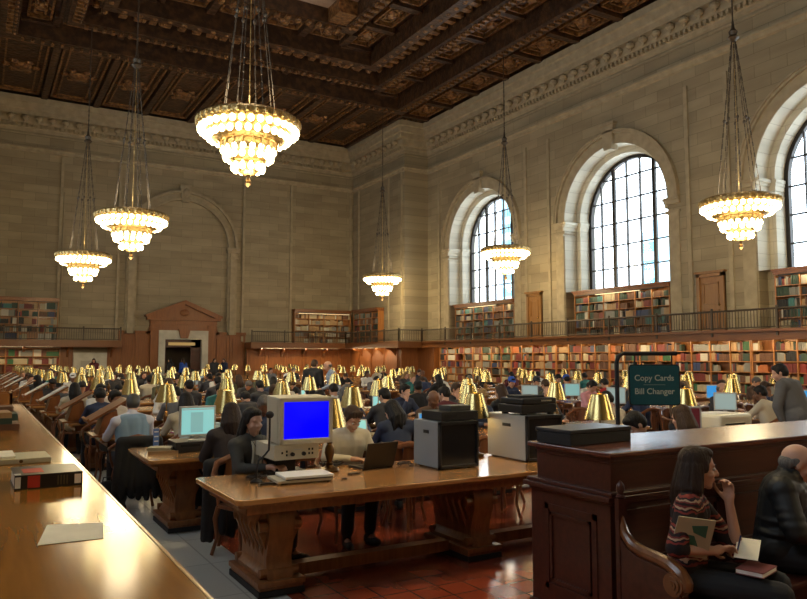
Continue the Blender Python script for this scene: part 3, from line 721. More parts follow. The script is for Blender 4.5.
small_door(17.1, 18.3, 2.7, 4.98, 2); small_door(27.3, 28.4, 2.7, 5.0, 3)
# marble tablet on the end wall
t = thing('marble_tablet', 'white marble tablet set in the end wall below the left gallery', 'tablet', (5.6, YE-0.3, 0))
MB().box(-0.88, 0.88, -0.08, 0.14, 0, 2.06).build('slab', marble, t)
m = MB(); m.box(-0.5, 0.5, -0.11, -0.07, 0.35, 1.6); m.build('inset_panel', mat('dull marble', (0.40, 0.37, 0.30), 0.4), t)

# ================================================================ CHANDELIERS
def chandelier_proto():
    t = thing('chandelier', '', 'chandelier')
    # top crown ring (gilt openwork)
    m = MB(); m.lathe([(1.02, 0.02), (1.08, 0.0), (1.13, 0.06), (1.12, 0.16), (1.05, 0.22), (0.98, 0.20), (0.96, 0.1), (1.02, 0.02)], 48, closed=False)
    for i in range(36):
        a = 2*PI*i/36; m.ell((1.12*math.cos(a), 1.12*math.sin(a), 0.11), (0.05, 0.05, 0.07), seg=6, rings=4)
    m.build('crown_ring', chmetal, t, smooth=True)
    m = MB(); m.lathe([(1.04, 0.04), (0.9, -0.12), (0.78, -0.24), (0.66, -0.28)], 40, closed=False); m.lathe([(0.58, -0.28), (0.6, -0.4), (0.56, -0.5), (0.5, -0.52), (0.48, -0.3)], 36, closed=False)
    m.lathe([(0.5, -0.5), (0.44, -0.62), (0.34, -0.7), (0.3, -0.7), (0.32, -0.55)], 32, closed=False)
    m.lathe([(0.001, -0.6), (0.2, -0.66), (0.3, -0.72), (0.26, -0.84), (0.16, -0.93), (0.001, -0.96)], 24, closed=False)
    for i in range(18):
        a = 2*PI*i/18; m.tube([(0.62*math.cos(a), 0.62*math.sin(a), -0.26), (0.6*math.cos(a), 0.6*math.sin(a), -0.5)], 0.02, 5)
    m.build('tier_frame', chmetal, t, smooth=True)
    m = MB(); m.lathe([(0.001, -0.95), (0.05, -0.96), (0.03, -1.02), (0.07, -1.08), (0.07, -1.13), (0.03, -1.18), (0.001, -1.2)], 16, closed=False); m.build('finial', bronze, t, smooth=True)
    m = MB(); m.lathe([(0.66, -0.27), (0.001, -0.2)], 24, closed=False); m.tube([(0, 0, -0.2), (0, 0, 4.8)], 0.012, 6); m.lathe([(0.98, 0.12), (0.4, -0.06), (0.001, -0.1)], 32, closed=False); m.build('inner_dish', chmetal, t, smooth=True)
    bm_ = MB(); bm_.ell((0, 0, 0), (0.068, 0.068, 0.075), seg=12, rings=8); bm_.tube([(0, 0, 0.07), (0, 0, 0.1)], 0.03, 8)
    b0 = None
    for (r, z, n) in ((1.05, -0.05, 34), (0.88, -0.19, 28), (0.55, -0.46, 18), (0.50, -0.60, 16), (0.32, -0.82, 11)):
        for i in range(n):
            a = 2*PI*(i+0.5*(z in (-0.19, -0.60)))/n
            p = (r*math.cos(a), r*math.sin(a), z)
            if b0 is None: b0 = bm_.build('bulb', bulb_m, t, smooth=True, loc=p)
            else:
                q = b0.copy(); C.objects.link(q); q.location = p
    # chains gather at a hub
    ch = None
    for i in range(8):
        a = 2*PI*i/8+0.2; m = MB()
        p0 = Vector((0.62, 0, 0.1)); p1 = Vector((0.05, 0, 4.8)); N = 30
        for j in range(N):
            u, v = p0.lerp(p1, j/N), p0.lerp(p1, (j+0.9)/N)
            m.tube([u, v], 0.010 if j % 2 else 0.017, 4)
        m.ell(tuple(p0.lerp(p1, 0.5)), (0.045, 0.045, 0.06), seg=6, rings=4)
        if ch is None: ch = m.build('chain', chchain, t, rot=(0, 0, a))
        else:
            q = ch.copy(); C.objects.link(q); q.rotation_euler = (0, 0, a)
    m = MB(); m.lathe([(0.03, 4.7), (0.1, 4.76), (0.17, 4.82), (0.1, 4.9), (0.13, 5.0), (0.05, 5.1), (0.03, 5.3)], 16); m.build('hub', chchain, t, smooth=True)
    m = MB(); m.tube([(0, 0, 5.2), (0, 0, 10.6)], 0.022, 6)
    for j in range(26): m.ell((0, 0, 5.3+j*0.2), (0.036, 0.025, 0.07), seg=6, rings=4)
    m.build('suspension_chain', chchain, t)
    l = bpy.data.lights.new('chandelier_glow', 'POINT'); l.energy = CH_W; l.color = (1.0, 0.80, 0.50); l.shadow_soft_size = 0.5
    lo = bpy.data.objects.new('chandelier_light', l); C.objects.link(lo); lo.parent = t; lo.location = (0, 0, -1.45)
    lu = bpy.data.lights.new('chandelier_uplight', 'POINT'); lu.energy = CH_W*0.42; lu.color = (1.0, 0.80, 0.50); lu.shadow_soft_size = 0.5
    lo = bpy.data.objects.new('chandelier_uplight', lu); C.objects.link(lo); lo.parent = t; lo.location = (0, 0, 0.75)
    return t
ch0 = chandelier_proto()
CHP = [((5.02, 15.3, 6.81), 'largest lit tiered chandelier, nearest of the left row'), ((4.2, 24.6, 6.23), 'lit tiered chandelier, middle of the left row, before the blind arch'),
       ((3.85, 33.9, 6.05), 'lit tiered chandelier at left, farthest of the left row'), ((20.3, 36.9, 6.38), 'smallest lit tiered chandelier hanging near the far corner'),
       ((21.0, 26.3, 6.63), 'lit tiered chandelier hanging in front of the farthest arched window'), ((19.45, 13.25, 6.25), 'lit tiered chandelier at right, between middle and nearest arched windows'),
       ((4.6, 5.3, 7.0), 'tiered chandelier high above the near tables, over the camera'), ((19.5, 2.0, 6.4), 'tiered chandelier over the right-hand side behind the camera'),
       ((10.7, -4.0, 6.4), 'tiered chandelier behind the camera on the centre line')]
for i, (p, lb) in enumerate(CHP):
    if i == 0: ch0.location = p; ch0.scale = (1, 1, 1.08); ch0['label'] = lb; ch0['group'] = 'tiered chandeliers of the hall'; KIDS.pop(ch0.name, None)
for i, (p, lb) in enumerate(CHP):
    if i: dup(ch0, p, 0.1*i, lb)


#PART2
# ================================================================ FURNITURE
TY = [5.53+2.35*i for i in range(16)]        # centre line of each row of tables
TX = [1.62-0.05*(y-4.95) if y < 22 else 0.77 for y in TY]
BX = 10.3                                     # left end of the right-hand block
TL = 7.0; TW = 1.16; TZ = 0.76
ROW = ['nearest'] + ORD[1:]
def table_proto():
    t = thing('reading_table', '', 'table')
    m = MB()
    def rr(x0, x1, y0, y1, r=0.06):
        P = []
        for cx, cy, a0 in ((x1-r, y0+r, -90), (x1-r, y1-r, 0), (x0+r, y1-r, 90), (x0+r, y0+r, 180)):
            for k in range(5): P.append((cx+r*math.cos(R(a0+22.5*k)), cy+r*math.sin(R(a0+22.5*k))))
        return P
    m.prism(rr(0, TL, -TW/2, TW/2), TZ-0.038, TZ, 'z'); m.build('tabletop', oak, t, bevel=0.006)
    m = MB(); m.prism(rr(0.03, TL-0.03, -TW/2+0.03, TW/2-0.03), TZ-0.062, TZ-0.038, 'z')
    m.box(0.1, TL-0.1, -TW/2+0.1, -TW/2+0.13, TZ-0.125, TZ-0.06); m.box(0.1, TL-0.1, TW/2-0.13, TW/2-0.1, TZ-0.125, TZ-0.06)
    m.box(0.1, 0.13, -TW/2+0.1, TW/2-0.1, TZ-0.125, TZ-0.06); m.box(TL-0.13, TL-0.1, -TW/2+0.1, TW/2-0.1, TZ-0.125, TZ-0.06)
    m.build('apron', oak_leg, t)
    sil = [(0.14, 0.11), (0.145, 0.15), (0.11, 0.18), (0.085, 0.24), (0.095, 0.31), (0.13, 0.39), (0.165, 0.47), (0.165, 0.54), (0.13, 0.60), (0.115, 0.63), (0.17, 0.66), (0.18, 0.70)]
    poly = [(x, z) for x, z in sil]+[(-x, z) for x, z in reversed(sil)]
    m = MB(); m.prism(poly, -0.27, 0.27, 'y')
    core = [(0.32, 0.11), (0.32, 0.15), (0.29, 0.2), (0.28, 0.26), (0.31, 0.36), (0.34, 0.44), (0.34, 0.54), (0.31, 0.62), (0.37, 0.66), (0.41, 0.70)]
    m.prism([(y, z) for y, z in core]+[(-y, z) for y, z in reversed(core)], -0.10, 0.10, 'x')
    for s in (-1, 1):                      # carved scrolls and leaf ribs on the faces
        m.tube([(-0.165, s*0.28, 0.50), (0.165, s*0.28, 0.50)], 0.045, 10)
        m.tube([(-0.15, s*0.28, 0.16), (0.15, s*0.28, 0.16)], 0.035, 10)
        for x in (-0.07, 0, 0.07): m.tube([(x, s*0.275, 0.64), (x*1.1, s*0.285, 0.45), (x*0.8, s*0.275, 0.26)], [0.012, 0.024, 0.01], 6)
        for y in (-0.2, -0.1, 0, 0.1, 0.2): m.tube([(s*0.115, y, 0.62), (s*0.16, y, 0.48), (s*0.09, y, 0.26)], [0.012, 0.022, 0.01], 6)
    pm = m.build('pedestal', oak_leg, t, smooth=True, loc=(0.42, 0, 0))
    m = MB(); m.box(-0.185, 0.185, -0.36, 0.36, 0.075, 0.115); m.box(-0.17, 0.17, -0.345, 0.345, 0.03, 0.075)
    pl = m.build('plinth', oak_leg, pm, bevel=0.006)
    m = MB(); m.box(-0.18, 0.18, -0.355, 0.355, 0.005, 0.05); pk = m.build('kick_strip', blackm, pm)
    for x in (2.28, 4.42, 6.56):
        q = pm.copy(); C.objects.link(q); q.location = (x, 0, 0)
        for c in (pl, pk):
            d = c.copy(); C.objects.link(d); d.parent = q
    m = MB()
    for a, b in ((0.6, 2.10), (2.46, 4.24), (4.6, 6.38)):
        m.box(a, b, -0.06, 0.06, 0.04, 0.13)
    m.build('stretcher', oak_leg, t)
    return t
tp = table_proto()
for blk in (0, 1):
    for i in range(16):
        x0 = TX[i] if blk == 0 else BX
        if blk == 1 and i in (0,): continue
        dup(tp, (x0, TY[i], 0.004), 0, 'long oak reading table with carved pedestals, %s row from the camera, %s block' % (ROW[i], ['left', 'right'][blk]), 'oak reading tables in rows')
def rm(t):
    for c in list(t.children): rm(c)
    bpy.data.objects.remove(t)
protos = [tp]

# brass desk lamps
def lamp_proto():
    t = thing('desk_lamp', '', 'lamp')
    m = MB(); m.lathe([(0.085, 0), (0.09, 0.012), (0.08, 0.03), (0.045, 0.04), (0.03, 0.055), (0.036, 0.07), (0.022, 0.08), (0.03, 0.11), (0.044, 0.16), (0.04, 0.2), (0.02, 0.235), (0.026, 0.25), (0.014, 0.26)], 20)
    m.build('base', bronze, t, smooth=True)
    m = MB(); m.tube([(0, 0, 0.25), (0, 0, 0.63)], 0.008, 8); m.ell((0, 0, 0.645), (0.013, 0.013, 0.02), seg=8, rings=5); m.tube([(-0.075, 0, 0.615), (0.075, 0, 0.615)], 0.004, 5); m.tube([(0, -0.075, 0.615), (0, 0.075, 0.615)], 0.004, 5)
    m.build('stem', brass, t, smooth=True)
    m = MB(); m.lathe([(0.15, 0.385), (0.147, 0.385), (0.078, 0.62), (0.070, 0.624), (0.068, 0.632), (0.082, 0.628), (0.153, 0.387), (0.15, 0.385)], 32, closed=False)
    m.build('shade', brass, t, smooth=True)
    m = MB(); m.ell((0, 0, 0.47), (0.028, 0.028, 0.045), seg=10, rings=6); m.build('bulb', dbulb_m, t, smooth=True)
    l = bpy.data.lights.new('desk_glow', 'POINT'); l.energy = DESK_W; l.color = (1, 0.7, 0.32); l.shadow_soft_size = 0.03
    lo = bpy.data.objects.new('desk_lamp_light', l); C.objects.link(lo); lo.parent = t; lo.location = (0, 0, 0.41)
    return t
lp = lamp_proto(); protos.append(lp)
near = [(2.70, 5.86, 'first'), (4.36, 5.98, 'second'), (5.32, 5.22, 'third'), (7.10, 5.62, 'fourth')]
for x, y, w in near: dup(lp, (x, y, TZ+0.005), random.random()*6, 'brass desk lamp with cone shade, %s from left on the nearest reading table' % w, 'brass cone-shaded desk lamps')
for blk in (0, 1):
    for i in range(1, 16):
        for k in range(4):
            x = (TX[i] if blk == 0 else BX)+(0.95, 2.55, 4.2, 5.85)[k]+random.uniform(-0.06, 0.06); y = TY[i]+random.uniform(-0.12, 0.12)
            if i == 1: y += 0.15
            p = proj(x, y, 1.2)
            if p is None or p[0] > 815: continue
            dup(lp, (x, y, TZ+0.005), random.random()*6, 'brass desk lamp with cone shade, %s from left on %s row table, %s block' % (ORDN[k], ROW[i], ['left', 'right'][blk]), 'brass cone-shaded desk lamps')

# wooden armchair
def chair_proto():
    t = thing('wooden_chair', '', 'chair')        # faces +y, seat centre at origin
    m = MB(); P = [(0.21*math.cos(a)*(1.0), 0.20*math.sin(a)+0.01) for a in [2*PI*k/20 for k in range(20)]]
    P = [(max(-0.2, min(0.2, x*1.25)), max(-0.2, min(0.2, y*1.25))) for x, y in P]
    m.prism(P, 0.425, 0.455, 'z'); m.build('seat', chair_m, t, bevel=0.008)
    hoop = [(0.25, 0.16, 0.66), (0.27, 0.0, 0.68), (0.25, -0.14, 0.72), (0.15, -0.24, 0.80), (0, -0.27, 0.83), (-0.15, -0.24, 0.80), (-0.25, -0.14, 0.72), (-0.27, 0.0, 0.68), (-0.25, 0.16, 0.66)]
    m = MB(); m.tube(hoop, [0.018, 0.02, 0.022, 0.03, 0.036, 0.03, 0.022, 0.02, 0.018], 8, flat=1); mh = m
    m = MB(); m.prism([(-0.04, 0.45), (0.04, 0.45), (0.075, 0.62), (0.05, 0.81), (-0.05, 0.81), (-0.075, 0.62)], -0.25, -0.235, 'y', Matrix.Rotation(R(0), 4, 'X')); m.build('splat', chair_m, t)
    m = mh
    for s in (-1, 1):
        m.tube([(s*0.2, 0.14, 0.44), (s*0.23, 0.15, 0.55), (s*0.25, 0.12, 0.66)], 0.014, 6)
        m.tube([(s*0.17, -0.17, 0.44), (s*0.19, -0.2, 0.78)], 0.016, 6)
    m.build('back_frame', chair_m, t, smooth=True)
    for sx in (-1, 1):
        for sy in (-1, 1):
            m = MB(); m.tube([(sx*0.17, sy*0.17, 0.43), (sx*0.19, sy*0.19, 0.33), (sx*0.175, sy*0.18, 0.16), (sx*0.2, sy*0.22, 0.01)], [0.024, 0.022, 0.015, 0.017], 8)
            m.build('leg', chair_m, t, smooth=True)
    return t
cp = chair_proto(); protos.append(cp)

# ================================================================ PEOPLE
def remesh(mb, vox, name, mats, smooth_it=4, classify=None):
    me = bpy.data.meshes.new(name); me.from_pydata(mb.v, [], mb.f)
    bm = bmesh.new(); bm.from_mesh(me); bmesh.ops.recalc_face_normals(bm, faces=bm.faces); bm.to_mesh(me); bm.free()
    o = bpy.data.objects.new(name, me); C.objects.link(o)
    r = o.modifiers.new('r', 'REMESH'); r.mode = 'VOXEL'; r.voxel_size = vox; r.use_smooth_shade = True
    s = o.modifiers.new('s', 'SMOOTH'); s.factor = 0.5; s.iterations = smooth_it
    bpy.context.view_layer.update(); dg = bpy.context.evaluated_depsgraph_get()
    me2 = bpy.data.meshes.new_from_object(o.evaluated_get(dg)); me2.name = name
    o.modifiers.clear(); o.data = me2; me2.materials.clear()
    for m in (mats if isinstance(mats, (list, tuple)) else [mats]): me2.materials.append(m)
    me2.polygons.foreach_set('use_smooth', [True]*len(me2.polygons))
    if classify: me2.polygons.foreach_set('material_index', [classify(p.center) for p in me2.polygons])
    me2.update()
    return o
def V(*a): return Vector(a)
def seated(**kw):
    J = dict(pel=V(0, -0.02, 0.55), sp=V(0, 0.0, 0.72), ch=V(0, 0.05, 0.92), nk=V(0, 0.08, 1.05), hd=V(0, 0.14, 1.17),
             sL=V(-0.17, 0.05, 0.985), sR=V(0.17, 0.05, 0.985), eL=V(-0.24, 0.17, 0.80), eR=V(0.24, 0.17, 0.80), wL=V(-0.11, 0.38, 0.815), wR=V(0.11, 0.38, 0.815),
             hL=V(-0.09, 0.0, 0.53), hR=V(0.09, 0.0, 0.53), kL=V(-0.12, 0.42, 0.535), kR=V(0.12, 0.42, 0.535), aL=V(-0.12, 0.44, 0.10), aR=V(0.12, 0.40, 0.10),
             tL=V(-0.13, 0.60, 0.045), tR=V(0.13, 0.56, 0.045))
    J.update(kw); return J
def standing(**kw):
    J = dict(pel=V(0, 0, 0.95), sp=V(0, 0.0, 1.12), ch=V(0, 0.02, 1.32), nk=V(0, 0.02, 1.46), hd=V(0, 0.05, 1.60),
             sL=V(-0.18, 0.0, 1.40), sR=V(0.18, 0.0, 1.40), eL=V(-0.24, -0.02, 1.12), eR=V(0.24, -0.02, 1.12), wL=V(-0.23, 0.12, 0.90), wR=V(0.23, 0.12, 0.90),
             hL=V(-0.09, 0.0, 0.92), hR=V(0.09, 0.0, 0.92), kL=V(-0.10, 0.02, 0.50), kR=V(0.10, 0.02, 0.50), aL=V(-0.10, -0.03, 0.09), aR=V(0.10, -0.03, 0.09),
             tL=V(-0.12, 0.13, 0.04), tR=V(0.12, 0.13, 0.04))
    J.update(kw); return J
def head_m(J, pitch=0, yaw=0, roll=0):
    return Matrix.Translation(J['hd']) @ Euler((R(-pitch), R(roll), R(yaw)), 'XYZ').to_matrix().to_4x4() if False else Matrix.Translation(J['hd']) @ Matrix.Rotation(R(yaw), 4, 'Z') @ Matrix.Rotation(R(-pitch), 4, 'X') @ Matrix.Rotation(R(roll), 4, 'Y')
def add_head(m, H, fine=True):
    m.ell((0, -0.012, 0.028), (0.074, 0.094, 0.088), H, 20, 14)
    m.ell((0, 0.022, -0.035), (0.060, 0.068, 0.075), H, 18, 12)
    m.ell((0, 0.062, -0.092), (0.027, 0.024, 0.022), H, 10, 8)
    m.cap((0, 0.084, 0.012), (0, 0.108, -0.026), 0.010, 0.0145, 8, H)
    m.ell((0, 0.083, -0.060), (0.026, 0.016, 0.013), H, 10, 6)
    m.cap((-0.038, 0.074, 0.024), (0.038, 0.074, 0.024), 0.011, 0.011, 8, H)
    for s in (-1, 1):
        m.ell((s*0.074, -0.008, -0.008), (0.010, 0.021, 0.032), H, 8, 6)
        m.ell((s*0.042, 0.052, -0.028), (0.024, 0.026, 0.022), H, 10, 6)
        m.cap((s*0.014, 0.092, -0.030), (s*0.010, 0.09, -0.033), 0.008, 0.008, 6, H)
def add_hand(m, w, d, n, side, curl=0.5, k=1.0, thumb=1.0):
    # w wrist, d direction of the hand, n palm normal, side = +1/-1 where the thumb leaves
    d = d.normalized(); n = (n-d*n.dot(d)).normalized(); s = d.cross(n)*side
    B = Matrix((( s.x, d.x, n.x, w.x), (s.y, d.y, n.y, w.y), (s.z, d.z, n.z, w.z), (0, 0, 0, 1)))
    m.ell((0, 0.052, 0.0), (0.038, 0.052, 0.015), B, 12, 8)
    m.cap((0, -0.01, 0), (0, 0.035, 0), 0.025, 0.028, 10, B)
    for j, (x, L) in enumerate(((0.030, 0.9), (0.010, 1.0), (-0.010, 0.95), (-0.029, 0.76))):
        p = Vector((x, 0.088-abs(x)*0.25, 0)); a = 0.25*curl
        for q, (l, ra, rb) in enumerate(((0.042, 0.0092, 0.0085), (0.026, 0.0085, 0.0078), (0.021, 0.0078, 0.0068))):
            e = p + Vector((x*0.06, math.cos(a), math.sin(a)))*l*L; m.cap(p, e, ra*k, rb*k, 8, B); p = e; a += curl*0.95
    p = Vector((0.026, 0.028, 0.004)); e = p+Vector((0.030, 0.030, 0.012*thumb)); f = e+Vector((0.010, 0.030, 0.012*curl+0.004)); g = f+Vector((-0.004, 0.022, 0.010*curl))
    m.cap(p, e, 0.014*k, 0.011*k, 8, B); m.cap(e, f, 0.011*k, 0.0098*k, 8, B); m.cap(f, g, 0.0098*k, 0.008*k, 8, B)
def figure(J, vox=0.013, head=(0, 0), skin_=skin, top=None, trous=None, shoe=None, hair='short', hairm=None, sleeve='long', slim=1.0, hands=None, bulk=0.0, eyes=False, topname='shirt', collar=None, fat=0.0):
    H = head_m(J, *head)
    hk = 1.0 if vox < 0.009 else 1.35
    m = MB(); S_ = slim
    def torso(m, e, low=True):
        m.cap(J['pel']+V(-0.06, 0, 0), J['pel']+V(0.06, 0, 0), 0.105*S_+e+fat, 0.105*S_+e+fat)
        m.cap(J['pel'], J['sp'], 0.115*S_+e+fat, 0.11*S_+e+fat); m.cap(J['sp'], J['ch'], 0.108*S_+e+fat, 0.112*S_+e+fat*0.7)
        r = (J['sR']-J['sL']).normalized()
        m.cap(J['sp']-r*0.04, J['ch']-r*0.075, 0.095*S_+e+fat, 0.095*S_+e); m.cap(J['sp']+r*0.04, J['ch']+r*0.075, 0.095*S_+e+fat, 0.095*S_+e)
        m.cap(J['sL'], J['ch']-r*0.05+V(0, 0, 0.02), 0.056+e, 0.085*S_+e); m.cap(J['sR'], J['ch']+r*0.05+V(0, 0, 0.02), 0.056+e, 0.085*S_+e)
        m.cap(J['sL'], J['nk'], 0.050+e, 0.048+e*0.5); m.cap(J['sR'], J['nk'], 0.050+e, 0.048+e*0.5)
    torso(m, 0)
    hb = H @ V(0, -0.02, -0.05)
    m.cap(J['nk'], hb, 0.053, 0.05)
    for a in 'LR':
        m.cap(J['s'+a], J['e'+a], 0.050, 0.038); m.cap(J['e'+a], J['w'+a], 0.038, 0.025)
        m.cap(J['h'+a], J['k'+a], 0.088*S_, 0.056); m.cap(J['k'+a], J['k'+a].lerp(J['a'+a], 0.35), 0.054, 0.054); m.cap(J['k'+a].lerp(J['a'+a], 0.3), J['a'+a], 0.053, 0.034); m.cap(J['a'+a]-V(0, 0, 0.03), J['t'+a], 0.034, 0.026)
    for a, sd in (('L', 1), ('R', -1)):
        d = J['w'+a]-J['e'+a]; n = V(0, 0, -1); cu = 0.45; dd = d
        if hands and a in hands: dd, n, cu = hands[a]
        add_hand(m, J['w'+a], dd, n, -sd if True else sd, cu, hk)
    add_head(m, H)
    Hi = H.inverted()
    def cl(c):
        q = Hi @ c
        return 1 if (abs(q.x) < 0.024 and q.y > 0.085 and -0.067 < q.z < -0.052) else 0
    body = remesh(m, vox, 'person', [skin_, lips] if eyes else skin_, 3 if vox > 0.01 else 4, cl if eyes else None)
    if eyes:
        for s in (-1, 1):
            e = MB(); e.ell((0, 0, 0), (0.0125, 0.011, 0.0095), seg=12, rings=8); e.mi = 1; e.ell((0, 0.0072, 0), (0.0055, 0.0045, 0.0055), seg=10, rings=6)
            p = H @ V(s*0.031, 0.077, 0.004); eo = e.build('eye', [eye_w, eye_d], body, smooth=True, loc=tuple(p)); eo.rotation_euler = H.to_euler()
            e = MB(); e.tube([(s*0.016, 0.086, 0.026), (s*0.032, 0.086, 0.031), (s*0.048, 0.078, 0.026)], [0.003, 0.0045, 0.003], 6, H); e.build('eyebrow', hairm or black, body, smooth=True)
    # garments
    m = MB(); torso(m, 0.014+bulk)
    for a in 'LR':
        s_, e_, w_ = J['s'+a], J['e'+a], J['w'+a]
        if sleeve in ('long', 'padded'):
            m.cap(s_, e_, 0.060+bulk, 0.050+bulk*0.8); m.cap(e_, e_.lerp(w_, 0.86), 0.050+bulk*0.8, 0.035+bulk*0.5)
            if sleeve == 'padded':
                for j in range(5): q = s_.lerp(e_, (j+0.3)/5); m.ell(tuple(q), (0.058+bulk, 0.058+bulk, 0.055))
                for j in range(4): q = e_.lerp(w_, (j+0.3)/4.6); m.ell(tuple(q), (0.046+bulk*0.7,)*3)
        elif sleeve == 'elbow': m.cap(s_, s_.lerp(e_, 0.75), 0.064+bulk, 0.058+bulk)
        elif sleeve == 'three': m.cap(s_, e_, 0.062+bulk, 0.056); m.cap(e_, e_.lerp(w_, 0.12), 0.056, 0.054)
    if sleeve == 'padded':
        for z in range(5):
            q = J['pel'].lerp(J['ch'], z/4.3+0.1); m.ell(tuple(q), (0.175+bulk+fat, 0.128+bulk+fat, 0.055))
    if collar: m.cap(J['nk']-V(0, 0, 0.02), J['nk']+(hb-J['nk'])*0.35, 0.075, collar)
    remesh(m, vox*1.05, topname, top, 3).parent = body
    m = MB(); m.cap(J['pel']+V(-0.06, 0, 0), J['pel']+V(0.06, 0, 0), 0.116*S_+fat, 0.116*S_+fat)
    for a in 'LR':
        m.cap(J['pel'].lerp(J['h'+a], 0.7), J['h'+a], 0.11*S_, 0.10*S_); m.cap(J['h'+a], J['k'+a], 0.102*S_, 0.072); m.cap(J['k'+a], J['a'+a]+(J['k'+a]-J['a'+a])*0.1, 0.070, 0.056)
    remesh(m, vox*1.1, 'trousers', trous, 3).parent = body
    for a in 'LR':
        m = MB(); A = J['a'+a]; T_ = J['t'+a]; d = (T_-A); d.z = 0; d.normalize()
        m.cap(A-V(0, 0, 0.02), A-d*0.03-V(0, 0, A.z-0.045), 0.045, 0.042); m.cap(A-d*0.03-V(0, 0, A.z-0.045), T_, 0.042, 0.036)
        remesh(m, vox, 'shoe', shoe or blackm, 2).parent = body
    hm = hairm or mat('dark hair', (0.02, 0.012, 0.008), 0.45)
    m = MB()
    if hair in ('short', 'long', 'cap', 'pony', 'fringe'):
        m.ell((0, -0.022, 0.045), (0.084, 0.094, 0.084), H, 18, 12)
        m.ell((0, -0.045, 0.0), (0.080, 0.072, 0.078), H, 16, 10)
        m.ell((0, 0.03, 0.088), (0.06, 0.05, 0.034), H, 12, 8)
        for s in (-1, 1): m.ell((s*0.07, 0.018, 0.02), (0.014, 0.02, 0.04), H, 8, 6)
    if hair == 'fringe':
        for x in (-0.045, -0.02, 0.01, 0.04): m.cap((x, 0.05, 0.105), (x+0.010, 0.080, 0.074), 0.022, 0.010, 8, H)
    if hair in ('long',):
        for j in range(9):
            a = R(-192+j*(204/8.0))
            x, y = math.cos(a), math.sin(a)
            p0 = H @ V(x*0.065, -0.03+y*0.06, 0.02); p1 = H @ V(x*0.085, -0.04+y*0.075, -0.11)
            p2 = V(p1.x, p1.y, p1.z)+V(0.022*math.sin(j*2.3), -0.012, -0.07); p2 = p2.lerp(V(J['nk'].x, J['nk'].y-0.09, J['nk'].z-0.08), 0.3)
            p3 = p2 + V((p2.x-J['nk'].x)*0.12+0.022*math.cos(j*1.9), -0.005, -0.05-0.018*(j % 3))
            if y > 0.55: continue
            m.cap(p0, p1, 0.028, 0.030, 10); m.cap(p1, p2, 0.030, 0.027, 10); m.cap(p2, p3, 0.027, 0.010, 10)
    if hair == 'pony':
        p0 = H @ V(0, -0.11, 0.03); p1 = H @ V(0, -0.15, -0.06); m.cap(p0, p1, 0.028, 0.026); m.cap(p1, p1+V(0, -0.01, -0.12), 0.026, 0.01)
    if hair == 'bald':
        m.ell((0, -0.055, -0.015), (0.0765, 0.055, 0.052), H, 16, 8)
        for s in (-1, 1): m.ell((s*0.071, -0.03, 0.005), (0.011, 0.03, 0.028), H, 8, 6)
    remesh(m, vox*0.8, 'hair', hm, 3).parent = body
    if hair == 'cap':
        m = MB(); m.ell((0, -0.018, 0.062), (0.090, 0.100, 0.078), H, 18, 12); m.ell((0, 0.095, 0.062), (0.062, 0.055, 0.010), H, 14, 6)
        remesh(m, vox*0.8, 'hat', top, 2).parent = body
    return body
def hairmat(name, c):
    m = mat(name, c, 0.62, spec=0.3); n, l, b = nodes(m); tc = n.new('ShaderNodeTexCoord'); mp = n.new('ShaderNodeMapping'); mp.inputs['Scale'].default_value = (90, 90, 9)
    t = n.new('ShaderNodeTexNoise'); t.inputs['Scale'].default_value = 1.0; l.new(tc.outputs['Object'], mp.inputs[0]); l.new(mp.outputs[0], t.inputs['Vector'])
    bp = n.new('ShaderNodeBump'); bp.inputs['Strength'].default_value = 0.9; bp.inputs['Distance'].default_value = 0.01; l.new(t.outputs['Fac'], bp.inputs['Height']); l.new(bp.outputs[0], b.inputs['Normal'])
    r = n.new('ShaderNodeValToRGB'); r.color_ramp.elements[0].color = (*[q*0.6 for q in c], 1); r.color_ramp.elements[1].color = (*[q*1.5 for q in c], 1); l.new(t.outputs['Fac'], r.inputs[0]); l.new(r.outputs[0], b.inputs['Base Color'])
    return m
C_ = lambda n, c, r=0.8: mat(n+' cloth', c, r)
CL = {'black': (0.012, 0.012, 0.014), 'navy': (0.018, 0.03, 0.075), 'white': (0.62, 0.62, 0.60), 'grey': (0.14, 0.14, 0.15), 'dark grey': (0.04, 0.04, 0.045), 'brown': (0.09, 0.05, 0.03),
      'maroon': (0.10, 0.015, 0.02), 'olive': (0.07, 0.07, 0.035), 'pale blue': (0.30, 0.42, 0.52), 'teal': (0.02, 0.14, 0.14), 'red': (0.42, 0.02, 0.02), 'pink': (0.60, 0.28, 0.32), 'cream': (0.52, 0.46, 0.34),
      'royal blue': (0.02, 0.08, 0.42), 'green': (0.04, 0.25, 0.09), 'purple': (0.12, 0.04, 0.15)}
CM = {k: C_(k, v) for k, v in CL.items()}
HR = {'black-haired': hairmat('black hair', (0.010, 0.008, 0.007)), 'brown-haired': hairmat('brown hair', (0.05, 0.026, 0.013)), 'fair-haired': hairmat('fair hair', (0.24, 0.15, 0.06)), 'grey-haired': hairmat('grey hair', (0.12, 0.11, 0.10))}
JE = mat('dark trousers cloth', (0.014, 0.016, 0.022), 0.85)
def far(hair, pose, head, slim=1.0, sleeve='long', topm='navy', **k):
    o = figure(pose, 0.0135, head, skin, CM[topm], JE, blackm, hair, HR['black-haired'], sleeve, slim, **k); protos.append(o); return o
